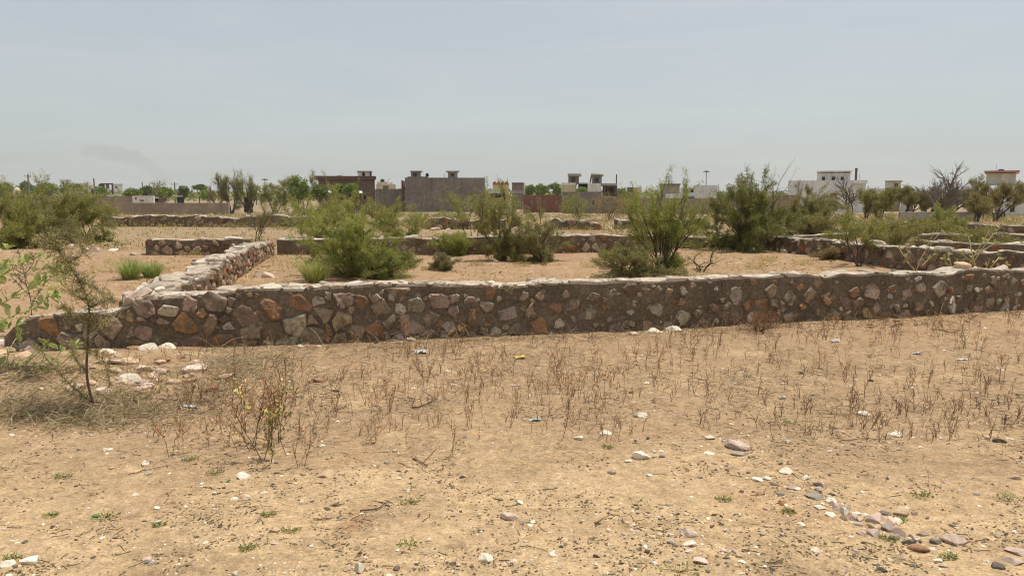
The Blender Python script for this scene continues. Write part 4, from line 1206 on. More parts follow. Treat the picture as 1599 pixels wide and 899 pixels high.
TAN = [(0.33, 0.25, 0.15), (0.26, 0.19, 0.11), (0.40, 0.32, 0.20), (0.20, 0.135, 0.08), (0.24, 0.21, 0.11)]
mb = MB()
for (cx, cy, sx, sy, n) in [(60, 640, 90, 24, 700), (170, 635, 110, 22, 480), (350, 590, 50, 32, 420), (385, 565, 60, 22, 420), (40, 580, 60, 25, 260), (150, 655, 100, 12, 380)]:
    for _ in range(n):
        px, py = cx + rw.normal(0, sx * 0.7), cy + rw.normal(0, sy * 0.7)
        if not 556 < py < 690: continue
        straw(mb, G(px, py), rw.uniform(0.05, 0.26), rw, 0.7, TAN, 0.0027)
tag(mb.build('dry_grass', M['litter']), 'tangled dry grass and straw around the leaning sapling', kind='stuff')
mb = MB()
for _ in range(950):
    px = rw.uniform(330, 1620); base_py = np.interp(px, [0, 450, 800, 1200, 1600], [548, 541, 525, 506, 484])
    py = base_py + abs(rw.normal(0, 9)) + 1
    straw(mb, G(px, py), rw.uniform(0.08, 0.4), rw, 1.0 if rw.rand() < 0.5 else 0.3, TAN + [(0.15, 0.09, 0.055)], 0.0026)
for _ in range(2600):
    px = rw.uniform(250, 1620); py = rw.normal(595, 48)
    if py < np.interp(px, [0, 450, 800, 1200, 1600], [552, 545, 530, 512, 490]) or vn1(px / 110, py / 40, 25) < rw.uniform(-0.4, 0.25): continue
    straw(mb, G(px, py), rw.uniform(0.04, 0.2), rw, 0.35, TAN + [(0.15, 0.09, 0.055), (0.13, 0.085, 0.05)], 0.0022)
tag(mb.build('straw', M['litter']), 'dry straw fallen along the foot of the near wall', kind='stuff')

mb = MB()
DK = [(0.10, 0.065, 0.04), (0.14, 0.09, 0.055), (0.2, 0.14, 0.085), (0.09, 0.07, 0.045), (0.13, 0.12, 0.06)]
cnt = 0
CR, CD, CLn, CW, CC = [], [], [], [], []
while cnt < 17000:
    px = rw.uniform(-20, 1620); py = (500 + 420 * rw.rand() ** 0.75) if cnt % 2 else rw.normal(595, 55)
    if py > 925 or py < np.interp(px, [0, 450, 800, 1200, 1600], [552, 542, 526, 508, 486]): continue
    d_ = vn1(px / 95 + py / 160, py / 34 - px / 420, 21) + 0.8 * vn1(px / 26, py / 13, 22)
    if d_ < rw.uniform(-0.15, 0.45): continue
    g = G(px, py)
    if rw.rand() < 0.06:
        a = rw.uniform(0, 6.28); L = rw.uniform(0.02, 0.10); d = np.array([math.cos(a), math.sin(a), 0])
        P = np.array([g, g + d * L * 0.5 + rw.normal(0, 0.006, 3), g + d * L]); P[:, 2] = [T(*q[:2]) + 0.003 for q in P]
        mb.tube(P, 0.0019, 3, np.array(DK[rw.randint(5)]))
    else:
        CR.append(g + [0, 0, 0.003]); CD.append([rw.normal(), rw.normal(), rw.uniform(-0.02, 0.12)])
        L = rw.lognormal(math.log(0.014), 0.45); CLn.append(L); CW.append(L * rw.uniform(0.35, 1.0)); CC.append(np.array((DK + TAN[:2])[rw.randint(7)]) * rw.uniform(0.7, 1.3))
    cnt += 1
nrm_ = np.array(CD); nrm_ /= np.linalg.norm(nrm_, axis=1, keepdims=True)
sd_ = np.stack([-nrm_[:, 1], nrm_[:, 0], rw.normal(0, 0.15, len(nrm_))], 1); CR = np.array(CR); CLn = np.array(CLn)[:, None]; CW = np.array(CW)[:, None]
Vq = np.stack([CR, CR + nrm_ * CLn * 0.4 + sd_ * CW * 0.5, CR + nrm_ * CLn, CR + nrm_ * CLn * 0.6 - sd_ * CW * 0.45], 1).reshape(-1, 3)
mb.add(Vq, None, np.arange(len(Vq)).reshape(-1, 4), np.repeat(np.array(CC), 4, axis=0))
tag(mb.build('leaf_litter', M['litter']), 'dark crumbs of dead leaf and twig strewn over the sand', kind='stuff')


ROCKC = {'white': (0.72, 0.63, 0.50), 'pink': (0.60, 0.45, 0.36), 'grey': (0.40, 0.33, 0.255), 'dark': (0.14, 0.105, 0.08), 'tan': (0.52, 0.38, 0.245), 'orange': (0.40, 0.225, 0.125), 'slate': (0.27, 0.235, 0.195)}
mb = MB()
pv = [rock_mesh(np.random.RandomState(900 + k), 0 if k < 8 else 1, 5, 0.55) for k in range(16)]
cnt = 0
while cnt < 3000:
    px = rw.uniform(-20, 1620); py = 495 + 425 * rw.rand() ** 0.8
    if py < np.interp(px, [0, 450, 800, 1200, 1600], [550, 542, 526, 508, 486]): continue
    heap = math.exp(-((px - 1330 - (py - 790) * 1.2) / 120) ** 2 - ((py - 800) / 50) ** 2) + math.exp(-((px - 1050) / 170) ** 2 - ((py - 840) / 45) ** 2)
    if vn1(px / 120, py / 60, 31) + 0.9 * heap < rw.uniform(-0.4, 0.5): continue
    g = G(px, py); V, Fc = pv[rw.randint(16)]
    s_ = min(0.028, rw.lognormal(math.log(0.007), 0.5)) * (1 + 0.4 * heap) * (1 + 0.6 * (py < 620))
    a = rw.uniform(0, 6.28); ca, sa = math.cos(a), math.sin(a)
    Vr = V @ np.array([[ca, sa, 0], [-sa, ca, 0], [0, 0, 1]]) * s_ + g + [0, 0, s_ * 0.05]
    kind = ['white', 'white', 'pink', 'grey', 'tan', 'tan', 'pink', 'dark'][rw.randint(8)]
    mb.add(Vr, Fc, None, np.array(ROCKC[kind]) * rw.uniform(0.8, 1.2)); cnt += 1
for _ in range(1500):
    Y = rw.uniform(11, 32); x = rw.uniform(-0.75, 0.75) * Y
    if vn1(x / 2.5, Y / 2.0, 33) < rw.uniform(-0.3, 0.5): continue
    V, Fc = pv[rw.randint(16)]; a = rw.uniform(0, 6.28); ca, sa = math.cos(a), math.sin(a); s_ = rw.uniform(0.012, 0.05)
    mb.add(V @ np.array([[ca, sa, 0], [-sa, ca, 0], [0, 0, 1]]) * s_ + [x, Y, T(x, Y)], Fc, None, np.array(ROCKC[['white', 'pink', 'tan', 'dark', 'pink'][rw.randint(5)]]) * rw.uniform(0.8, 1.15))
tag(mb.build('gravel', M['coping']), 'small pebbles and chips scattered in the sand', kind='stuff')

# --- individual stones
rock_src = {}
def stone_obj(px, py, wpx, kind, k, label, group=None, flat=0.6, lift=0.25, on=None, name='stone'):
    key = (kind, k % 5, flat > 0.7)
    if key not in rock_src:
        rng = np.random.RandomState(1000 + hash((list(ROCKC).index(kind), k % 5, flat > 0.7)) % 9999)
        V, Fc = rock_mesh(rng, 3 if wpx > 22 else 2, 12, 0.75 if flat > 0.7 else 0.5)
        c = np.array(ROCKC[kind])
        cc = np.tile(c, (len(V), 1)) * (1 + 0.10 * np.sin(V @ rng.normal(0, 4, 3))[:, None])
        m2 = MB(); m2.add(V, Fc, None, cc)
        rock_src[key] = m2.build(name, M['rock'])
    g = np.array(on) if on is not None else G(px, py)
    s_ = wpx * mpp(g) / 2 * 1.18
    return place(rock_src[key], g + np.array([0, 0, s_ * lift * 0.35]), (k * 2.399) % 6.28 if flat > 0.7 else (k * 0.9) % 0.8 - 0.4 + 3.14 * (k % 2), s_, label, 'stone', group, (0.12 * math.sin(k), 0.1 * math.cos(k * 1.3)))


BIG = [(1150, 697, 37, 'pink', 0.6, 'large pinkish stone with a flat pale top, on sand beside a grey one'), (1156, 710, 25, 'grey', 0.5, 'flat grey stone tucked under the large pinkish stone'),
       (1001, 714, 28, 'white', 0.8, 'chunky white stone alone on bare sand, brightest of the middle'), (982, 720, 13, 'white', 0.6, 'small white stone touching the chunky white one'),
       (797, 808, 27, 'pink', 0.8, 'rosy block of stone on sand, in the lower middle'), (757, 874, 24, 'white', 0.8, 'pale pink tinted stone at the lower edge, beside two white chips'), (563, 891, 26, 'white', 0.8, 'white rounded stone at the very bottom edge'),
       (543, 889, 13, 'tan', 0.8, 'tan pebble beside the white rounded bottom stone'), (508, 742, 25, 'tan', 0.5, 'flat tan stone on bare sand below the weeds'), (525, 789, 13, 'dark', 0.7, 'small dark clod on smooth sand'),
       (227, 725, 15, 'white', 0.8, 'white stone with square outline near the forked weed'), (232, 740, 14, 'grey', 0.8, 'small grey white stone just below the square white one'), (380, 745, 19, 'white', 0.8, 'white block of stone beside a scrap of green plastic'),
       (50, 875, 32, 'white', 0.5, 'flat creamy stone in the bottom corner, larger of two'), (8, 882, 24, 'white', 0.5, 'flat creamy stone cut by the picture edge'), (240, 880, 15, 'grey', 0.7, 'dull grey brown stone near the bottom corner'),
       (300, 577, 40, 'pink', 0.6, 'big rounded pale boulder in the rubble below the wall'), (203, 592, 36, 'white', 0.6, 'big white slab in the rubble, beside the sapling'), (115, 607, 36, 'pink', 0.5, 'pinkish slab lying behind the sapling stem'),
       (235, 545, 32, 'white', 0.7, 'pale angular rock fallen at the foot of the wall'), (259, 543, 26, 'white', 0.5, 'whitish flat rock beside the pale angular rock'), (190, 566, 32, 'pink', 0.5, 'tilted pinkish slab in the rubble heap'),
       (250, 582, 24, 'pink', 0.5, 'smaller pink slab between the boulder and white slab'), (208, 545, 22, 'orange', 0.5, 'rusty slab at the foot of the wall'), (165, 552, 26, 'white', 0.5, 'pale flat rock near the low wall end'),
       (1022, 519, 26, 'white', 0.7, 'pale rock leaning on the wall foot, left of two'), (1050, 516, 26, 'white', 0.5, 'long pale rock leaning on the wall foot, right of two'), (990, 523, 15, 'pink', 0.5, 'small pink rock in front of the two pale rocks'),
       (640, 531, 17, 'white', 0.6, 'whitish rock at the wall foot near blue plastic'), (499, 596, 17, 'orange', 0.8, 'orange brick like stone among the dry weeds'), (468, 541, 13, 'white', 0.6, 'small pale rock under the grey wall stone'), (498, 541, 11, 'pink', 0.6, 'tiny pink rock under the grey wall stone'),
       (946, 677, 18, 'white', 0.7, 'white angular stone right of the twiggy weed'), (905, 684, 17, 'white', 0.5, 'flat pale stone just left of the white angular one'), (1000, 650, 21, 'white', 0.6, 'smooth whitish stone in the middle distance of the sand'), (957, 738, 15, 'grey', 0.8, 'cube like grey stone on smooth sand'),
       (1108, 684, 15, 'white', 0.5, 'thin white chip left of the large pinkish stone'), (1107, 708, 14, 'white', 0.6, 'small white stone left of the flat grey one'), (1014, 743, 11, 'white', 0.7, 'upright white chip below the chunky white stone'),
       (1398, 679, 20, 'white', 0.5, 'flat white stone with sharp tip, far right sand'), (1228, 737, 23, 'white', 0.6, 'pale rounded stone at the head of the stone heap'), (1183, 749, 16, 'white', 0.6, 'white pebble left of the stone heap'), (1197, 747, 15, 'white', 0.6, 'second white pebble left of the stone heap'),
       (1186, 771, 15, 'orange', 0.6, 'reddish brown stone below the white pebbles'), (1270, 776, 24, 'slate', 0.6, 'dark blue grey stone at the upper end of the heap'), (1434, 858, 30, 'orange', 0.7, 'rust brown rounded stone at the lower end of the heap'), (1404, 801, 28, 'tan', 0.7, 'yellowish block on top of the heap'),
       (1490, 846, 34, 'pink', 0.5, 'long pink and white slab right of the heap'), (1588, 862, 28, 'pink', 0.5, 'pinkish slab at the right border, upper of two'), (1583, 877, 30, 'pink', 0.4, 'pinkish slab at the right border, lower of two'), (1272, 859, 17, 'white', 0.6, 'clean white stone left of the heap on bare sand'),
       (1096, 876, 23, 'pink', 0.6, 'rounded pale pink stone at the bottom, under the grey chips'), (1075, 833, 26, 'pink', 0.4, 'flat greyish pink slab near the bottom middle'), (1078, 849, 22, 'white', 0.4, 'flat white slab right under the greyish one'), (1049, 846, 14, 'grey', 0.8, 'grey knob of stone among the grey chips'),
       (803, 875, 12, 'white', 0.7, 'white pebble beside the pale pink tinted stone'), (1378, 890, 13, 'dark', 0.8, 'round dark pebble at the bottom below the heap'), (1585, 747, 18, 'tan', 0.7, 'brownish stone near the right border'), (1560, 690, 18, 'dark', 0.5, 'dark hollow clod near the right border'),
       (1348, 646, 17, 'white', 0.5, 'white chip beside the lone forked weed')]
for k, (px, py, w_, kd, fl, lb) in enumerate(BIG): stone_obj(px, py, w_, kd, k, lb, None, fl)
HEAP = [(1278, 758, 12, 'dark'), (1280, 765, 13, 'grey'), (1296, 784, 16, 'white'), (1280, 793, 14, 'white'), (1303, 790, 17, 'pink'), (1320, 795, 22, 'pink'), (1297, 803, 14, 'white'), (1307, 795, 14, 'grey'), (1320, 802, 18, 'white'), (1332, 808, 17, 'pink'), (1319, 811, 12, 'tan'),
        (1338, 803, 14, 'white'), (1350, 804, 14, 'white'), (1345, 811, 14, 'tan'), (1368, 812, 26, 'pink'), (1385, 802, 18, 'grey'), (1362, 822, 20, 'tan'), (1390, 815, 22, 'pink'), (1384, 825, 20, 'slate'), (1364, 834, 20, 'pink'), (1404, 832, 22, 'pink'), (1340, 818, 12, 'grey'), (1395, 838, 16, 'grey'),
        (1418, 848, 18, 'slate'), (1441, 834, 16, 'grey'), (1425, 840, 15, 'pink'), (1460, 846, 14, 'slate'), (1415, 793, 10, 'white'), (1426, 802, 10, 'pink'), (1400, 815, 14, 'white'), (1465, 875, 14, 'white'), (1472, 883, 12, 'grey'), (1558, 885, 17, 'slate'), (1220, 772, 12, 'slate'), (1257, 747, 11, 'white'), (1235, 762, 14, 'pink'), (1245, 763, 9, 'white'), (1222, 787, 13, 'orange')]
for k, (px, py, w_, kd) in enumerate(HEAP):
    stone_obj(px, py, w_ * 1.1, kd, k + 3, 'rounded stone in the small heap of mixed stones on the sand', 'stones of the small heap on the sand', 0.8 if k % 3 else 0.5)
ns_ = 0
kinds = ['white', 'white', 'pink', 'grey', 'tan', 'white', 'pink', 'slate', 'dark', 'tan']
while ns_ < 200:
    px = rw.uniform(0, 1600); py = 560 + 338 * rw.rand() ** 0.9
    if py < np.interp(px, [0, 450, 800, 1200, 1600], [556, 548, 535, 516, 494]): continue
    if vn1(px / 150, py / 70, 41) < rw.uniform(-0.5, 0.3): continue
    w_ = rw.uniform(5, 12) * (0.7 + 0.3 * (py - 500) / 400)
    stone_obj(px, py, w_, kinds[rw.randint(10)], rw.randint(100), 'small loose stone lying scattered on the sand', 'small stones scattered on the sand', 0.8 if rw.rand() < 0.6 else 0.5); ns_ += 1
for _ in range(62):
    px, py = rw.normal(225, 66), rw.normal(580, 26)
    if py < 552: continue
    stone_obj(px, py, rw.uniform(10, 26), ['pink', 'tan', 'tan', 'pink', 'orange'][rw.randint(5)], rw.randint(100), 'broken slab in the rubble spill below the wall corner', 'rubble slabs below the wall corner', 0.5)
for _ in range(26):
    px, py = rw.normal(0, 38), rw.normal(546, 9)
    stone_obj(px, py, rw.uniform(12, 30), ['pink', 'tan', 'orange', 'white', 'tan'][rw.randint(5)], rw.randint(100), 'fallen rubble stone at the broken end of the near wall', 'fallen stones at the broken near wall end', 0.8)
# stones behind the near wall
for k, (px, py, w_, kd, lb) in enumerate([(405, 432, 22, 'pink', 'pale stone resting behind the near wall, left of two at the cross wall'), (421, 433, 20, 'pink', 'rounded pink stone resting behind the near wall, right of two'), (148, 393, 22, 'pink', 'large reddish rock in the rubble before the wall end'),
        (112, 388, 18, 'pink', 'grey pink rock in the rubble by the side thicket'), (178, 392, 14, 'white', 'white rock in the rubble before the wall end'), (130, 392, 14, 'white', 'small white rock near the thicket'), (210, 398, 14, 'grey', 'grey rock at the corner of the wall end'),
        (775, 409, 9, 'white', 'white stone on bare soil under the paired bushes'), (646, 405, 8, 'pink', 'pink stone on soil of the middle plot'), (1060, 371 + 14, 30, 'grey', 'big grey boulder in the broken wall gap'), (1100, 380, 24, 'grey', 'second grey boulder in the broken wall gap'),
        (1196, 390, 24, 'dark', 'dark boulder at the end of the oblique wall'), (1225, 394, 14, 'white', 'white rock at the foot of the oblique wall'), (1240, 396, 12, 'white', 'smaller white rock at the foot of the oblique wall'), (680, 359, 16, 'white', 'white rock spilled from the collapsed third row wall'), (876, 358, 13, 'white', 'white block under the ragged third row wall'),
        (700, 361, 12, 'pink', 'pink rock spilled from the collapsed third row wall'), (950, 358, 14, 'tan', 'tan rock in the gap of the third row wall')]):
    stone_obj(px, py, w_, kd, k + 50, lb, None, 0.8)
# stones lying on top of the near wall
for k, (px, py, w_, kd, lb) in enumerate([(1500, 424, 26, 'tan', 'pale boulder sitting in the notch on top of the near wall'), (203, 481, 34, 'pink', 'pink cream block standing on the broken near wall corner'), (218, 468, 18, 'tan', 'dark mottled stone on the broken near wall corner'),
                                          (252, 466, 18, 'white', 'white chunk on the edge of the near wall corner'), (226, 462, 22, 'pink', 'rose stone behind the chunk on the near wall corner')]):
    s0 = np.interp(px, [(n[0] * F / mpp((n[0], n[1], n[2])) / F + CX) for n in front], W1.S) if False else None
    # nearest wall station along that sight line
    qs = np.linspace(0, W1.L, 900); A = W1.at(qs); N_ = W1.nrm(qs); xs = A[:, 0] - N_[:, 0] * 0.2; ys = A[:, 1] - N_[:, 1] * 0.2
    pxs = xs / (ys * cp - (A[:, 2] - CAMZ) * sp) * F + CX
    i = int(np.argmin(abs(pxs - px)))
    stone_obj(0, 0, w_, kd, k + 80, lb, None, 0.8, on=(xs[i], ys[i], A[i, 2] + 0.03), lift=0.8)

# --- sprigs, twigs, rubbish
def sprig(px, py, wpx, seed, label, hf=0.25, pal=((0.11, 0.15, 0.05), (0.15, 0.19, 0.07), (0.09, 0.11, 0.045)), group=None):
    rng = np.random.RandomState(seed); g = G(px, py); w = wpx * mpp(g) / 2
    mb = MB(); n = 70 if py > 500 else 260; k_ = 1.0 if py > 500 else 2.2
    a = rng.uniform(0, 6.28, n); r = w * np.sqrt(rng.rand(n))
    P = np.stack([g[0] + r * np.cos(a), g[1] + r * np.sin(a) * 0.7, g[2] + rng.uniform(0, 1, n) * w * hf], 1)
    P[:, 2] = np.maximum(P[:, 2], terr(P[:, 0], P[:, 1]) + 0.004)
    mb.leaves(P, np.stack([np.cos(a), np.sin(a), rng.uniform(0.1, 1.2, n)], 1) + rng.normal(0, 0.4, (n, 3)), rng.uniform(0.010, 0.028, n) * k_, rng.uniform(0.005, 0.011, n) * k_, leafcol(n, rng, pal), rng)
    for k in range(9):
        e = P[rng.randint(n)]; mb.tube([g, (g + e) / 2 + [0, 0, 0.01], e], [0.0015, 0.0012, 0.001], 3, (0.12, 0.11, 0.05))
    return tag(mb.build('green_sprig', M['leaf'], origin=g), label, 'plant', group)  # weed sprig, leaves set loose around a few thin stems


SPR = [(165, 808, 40), (80, 805, 22), (250, 819, 18), (455, 829, 28), (420, 804, 20), (387, 856, 22), (640, 851, 36), (1440, 775, 34), (1575, 780, 46), (950, 699, 18), (1235, 661, 26), (1405, 812, 20), (1060, 893, 60), (335, 740, 30), (298, 718, 22), (100, 745, 24), (1385, 842, 22), (1230, 800, 18), (1480, 870, 26), (640, 785, 28), (1130, 780, 24), (20, 872, 26)]
for k, (px, py, w_) in enumerate(SPR):
    sprig(px, py, w_, 600 + k, 'tiny green sprig creeping flat on the sand', group='green sprigs on the sand')


for k in range(34):
    sprig(rw.normal(110, 90), rw.uniform(575, 668), rw.uniform(22, 48), 700 + k, 'low olive weed in the dry brush around the leaning sapling', 0.9, ((0.13, 0.135, 0.06), (0.17, 0.165, 0.08), (0.2, 0.17, 0.09)), 'olive weeds in the dry brush')


def twig(pts, r, label, col=(0.16, 0.10, 0.06), name='twig', forks=1, seed=0):
    rng = np.random.RandomState(seed)
    P = smooth_path(np.array([G(*q) for q in pts]), 5); P[:, 2] = terr(P[:, 0], P[:, 1]) + r * 1.2 + rng.uniform(0, 0.01, len(P))
    mb = MB(); mb.tube(P, np.linspace(r, r * 0.5, len(P)), 5, col, cap=True)
    for k in range(forks):
        i = rng.randint(2, len(P) - 1); d = P[i] - P[i - 1]; d = d / np.linalg.norm(d) + rng.normal(0, 0.6, 3) * [1, 1, 0.2] + [0, 0, 0.25]
        mb.tube([P[i], P[i] + d * r * 14, P[i] + d * r * 26], [r * 0.6, r * 0.5, r * 0.3], 4, col)
    tag(mb.build(name, M['weed'], origin=P[0]), label, 'twig')


TW = [([(562, 800), (590, 796), (605, 786)], 0.006, 'crooked brown twig lying on open sand by green sprigs'), ([(490, 812), (515, 810), (518, 808)], 0.004, 'short dark twig left of the crooked brown one'), ([(645, 717), (655, 722), (668, 729)], 0.006, 'dark curved twig on sand near the leafy little weed'),
      ([(645, 638), (668, 632), (678, 622)], 0.007, 'dark forked twig in the weed belt'), ([(655, 580), (672, 583), (680, 592)], 0.006, 'pale bent twig in the weed belt'), ([(200, 742), (240, 733), (268, 727)], 0.003, 'long thin twig left of the white square stone'), ([(535, 590), (505, 605), (490, 612)], 0.003, 'thin grey twig among dry weeds'),
      ([(1310, 690), (1350, 686), (1380, 688)], 0.004, 'thin straight twig on the far sand'), ([(930, 820), (938, 812), (952, 806)], 0.003, 'small dark curved twig near the rosy block'), ([(1465, 516), (1485, 520), (1500, 517)], 0.007, 'brown stick lying near the wall notch'),
      ([(432, 560), (445, 552), (452, 547)], 0.006, 'pale stick near the wall foot, before the grey stone'), ([(930, 516), (960, 508), (1000, 510)], 0.004, 'long bent straw arching over the wall foot rocks'), ([(1285, 647), (1310, 646), (1312, 646)], 0.004, 'short pale stick beside the white chip')]
for k, (p, r, lb) in enumerate(TW): twig(p, r, lb, (0.30, 0.23, 0.15) if 'pale' in lb or 'straw' in lb else (0.14, 0.09, 0.055), seed=k)


def scrap(px, py, wpx, hpx, mat_, label, seed, name='plastic_scrap', cat='litter', asp=0.6):
    """crumpled sheet with thickness"""
    rng = np.random.RandomState(seed); g = G(px, py); m_ = mpp(g); w = wpx * m_ * (0.5 if 'green' in mat_ else 0.72); d = w * asp; hh = hpx * m_ * 0.5
    n = 7
    u, v = np.meshgrid(np.linspace(-0.5, 0.5, n), np.linspace(-0.5, 0.5, n))
    Z = np.abs(rng.normal(0, 0.35, (n, n))) * hh * (1 - (u ** 2 + v ** 2)) + 0.3 * hh * (u + 0.5)
    X = g[0] + u * w + rng.normal(0, 0.06, (n, n)) * w; Yy = g[1] + v * d + rng.normal(0, 0.06, (n, n)) * d
    Z = np.maximum(terr(X, Yy) + 0.006 + Z, 0 * Z - 9)
    top = np.stack([X, Yy, Z], -1).reshape(-1, 3); bot = top - [0, 0, 0.003]
    i = (np.arange(n - 1)[:, None] * n + np.arange(n - 1)[None, :]).reshape(-1, 1)
    Fq = np.hstack([i, i + 1, i + n + 1, i + n])
    rim = list(range(n)) + [n * k + n - 1 for k in range(1, n)] + [n * (n - 1) + k for k in range(n - 2, -1, -1)] + [n * k for k in range(n - 2, 0, -1)]
    Fr = [(rim[k], n * n + rim[k], n * n + rim[(k + 1) % len(rim)], rim[(k + 1) % len(rim)]) for k in range(len(rim))]
    mb = MB(); mb.add(np.vstack([top, bot]), None, np.vstack([Fq, Fq[:, ::-1] + n * n, np.array(Fr)]))
    return tag(mb.build(name, M[mat_], origin=g), label, cat)


scrap(811, 559, 24, 10, 'plastic_yellow', 'bent yellow card scrap among the dry weeds', 1, 'card_scrap')
scrap(835, 657, 24, 7, 'plastic_blue', 'crumpled pale blue film left of the twiggy weed', 2)
o = scrap(297, 636, 30, 9, 'plastic_white', 'crumpled white packet lying on the sand below the rubble spill', 3, 'packet', asp=0.35)
scrap(602, 528, 26, 9, 'plastic_blue', 'crushed pale blue plastic at the foot of the near wall', 4)
scrap(588, 536, 11, 6, 'teal', 'small dark blue wrapper beside the crushed blue plastic', 5, 'wrapper')
scrap(656, 550, 28, 10, 'plastic_white', 'torn white plastic lying in front of the near wall', 6)
scrap(1304, 533, 18, 9, 'plastic_white', 'white crumpled bag scrap near the middle of the wall', 7)
scrap(1432, 553, 18, 8, 'plastic_white', 'curled pale scrap in the sand before the wall notch', 8)
scrap(357, 752, 12, 5, 'plastic_green', 'green plastic bit beside the white block of stone', 9)
scrap(150, 806, 20, 4, 'plastic_green', 'shiny green shred among creeping sprigs', 10)
scrap(1503, 562, 22, 5, 'plastic_white', 'flat white scrap on the sand near the picture edge', 11)
scrap(1222, 622, 16, 8, 'plastic_white', 'white broken shard pair on the open sand', 12, asp=0.4)
scrap(462, 408, 18, 5, 'plastic_white', 'white bag lying in the plot beside the cross wall', 13)
scrap(247, 815, 12, 4, 'plastic_white', 'tiny torn clear film left of the middle sand', 14)

# --- low green weeds on the soil behind the near wall
for k, (px, py, w_) in enumerate([(445, 425, 60), (470, 418, 40), (440, 408, 40), (120, 440, 50), (160, 425, 46), (185, 412, 40), (95, 455, 40), (250, 425, 30), (300, 402, 36), (640, 415, 30), (668, 421, 20), (745, 415, 24), (815, 416, 26), (925, 418, 40), (1200, 408, 30), (1180, 420, 36), (1250, 414, 34), (145, 370, 50), (260, 366, 60), (340, 362, 50), (460, 366, 50), (690, 372, 30), (900, 362, 40)]):
    sprig(px, py, w_, 760 + k, 'low green weed patch on soil behind the near wall', 0.5, ((0.15, 0.16, 0.06), (0.2, 0.19, 0.08), (0.24, 0.2, 0.1)), 'weed patches behind the near wall')

# --- dry grass of the fields behind
mb = MB()
rg = np.random.RandomState(88)
YEL = [(0.30, 0.255, 0.145), (0.25, 0.21, 0.12), (0.21, 0.20, 0.10), (0.21, 0.165, 0.10), (0.165, 0.17, 0.08)]
for _ in range(19000):
    Y = 26 + 66 * rg.rand() ** 1.15
    x = rg.uniform(-0.72, 0.72) * Y
    if vn1(x / 5, Y / 3.5, 51) + 0.35 * vn1(x / 1.3, Y / 1.1, 52) < rg.uniform(-0.35, 0.30) + (0.25 if Y < 42 else -0.15): continue
    if vn1(x / 2.1, Y / 2.6, 57) > 0.08 and rg.rand() < 0.6:      # green grey scrub tufts
        z = T(x, Y); n = 14; h = rg.uniform(0.15, 0.5)
        P = np.array([[x, Y, z]]) + np.stack([rg.normal(0, h * 0.7, n), rg.normal(0, h * 0.6, n), rg.uniform(0, h, n)], 1)
        mb.leaves(P, rg.normal(0, 0.7, (n, 3)) + [0, 0, 0.5], rg.uniform(0.08, 0.22, n), rg.uniform(0.02, 0.045, n), leafcol(n, rg, OLIVE + GREYG), rg); continue
    z = T(x, Y); h = rg.uniform(0.08, 0.34) * (1.25 if Y > 46 else 0.8)
    P = np.array([[x, Y, z]]); n = 4
    P = np.repeat(P, n, 0) + rg.normal(0, 0.12, (n, 3)) * [1, 1, 0]
    mb.leaves(P, rg.normal(0, 0.45, (n, 3)) * [1, 1, 0] + [0, 0, 1], rg.uniform(0.6, 1.2, n) * h, rg.uniform(0.02, 0.045, n) * (Y / 45), leafcol(n, rg, YEL), rg)
tag(mb.build('field_grass', M['straw']), 'yellowed dry grass over the fields beyond the third row walls', kind='stuff')
mb = MB()
for _ in range(4200):
    Y = rg.uniform(11.5, 32); x = rg.uniform(-0.75, 0.75) * Y
    if vn1(x / 3.0, Y / 2.4, 61) + 0.4 * vn1(x, Y, 62) < rg.uniform(-0.1, 0.5): continue
    z = T(x, Y); n = 7
    P = np.repeat(np.array([[x, Y, z]]), n, 0) + rg.normal(0, 0.09, (n, 3)) * [1, 1, 0]
    mb.leaves(P, rg.normal(0, 0.7, (n, 3)) * [1, 1, 0] + [0, 0, 0.8], rg.uniform(0.05, 0.2, n), rg.uniform(0.008, 0.018, n), leafcol(n, rg, YEL + [(0.2, 0.12, 0.07), (0.16, 0.19, 0.07)]), rg)
for _ in range(2600):
    Y = rg.uniform(11, 32); x = rg.uniform(-0.75, 0.75) * Y
    if vn1(x / 1.6, Y / 1.9, 64) < rg.uniform(-0.25, 0.4): continue
    n = 5; P = np.repeat(np.array([[x, Y, T(x, Y) + 0.015]]), n, 0) + rg.normal(0, 0.12, (n, 3)) * [1, 1, 0.05]
    mb.leaves(P, rg.normal(0, 1, (n, 3)) * [1, 1, 0.15], rg.uniform(0.05, 0.16, n), rg.uniform(0.012, 0.03, n), leafcol(n, rg, [(0.12, 0.085, 0.055), (0.09, 0.08, 0.045), (0.16, 0.12, 0.07)]), rg)
tag(mb.build('plot_weeds', M['straw']), 'thin withered grass and weeds on the soil of the plots', kind='stuff')

# ------------------------------------------------------------------ buildings
def X(px, Y): return H(px, HOR, Y)[0]
def Z(py, Y): return H(CX, py, Y)[2]


def block(root, name, px0, px1, pyt, pyb, Y, depth, mat_, holes=(), pane='dark', panename='window', reveal=0.3):
    """a storey block with openings given in photo pixels"""
    x0, x1, z1 = X(px0, Y), X(px1, Y), Z(pyt, Y)
    z0 = Z(pyb, Y) if pyb is not None else T((x0 + x1) / 2, Y) - 0.3
    hs = [(X(a, Y), X(b, Y), Z(d, Y), Z(c, Y)) for a, b, c, d in holes]
    mb = MB(); mb.body(x0, x1, Y, Y + depth, z0, z1, hs, reveal)
    o = mb.build(name, M[mat_], root)
    for (a, b, c, d) in hs:
        p = MB(); p.box(a - 0.02, b + 0.02, Y + reveal - 0.005, Y + reveal + 0.06, c - 0.02, d + 0.02); w = p.build(panename, M[pane], o)
    return o


def slab(root, name, px0, px1, pyt, pyb, Y, y0, y1, mat_):
    mb = MB(); mb.box(X(px0, Y), X(px1, Y), Y + y0, Y + y1, Z(pyb, Y), Z(pyt, Y)); return mb.build(name, M[mat_], root)


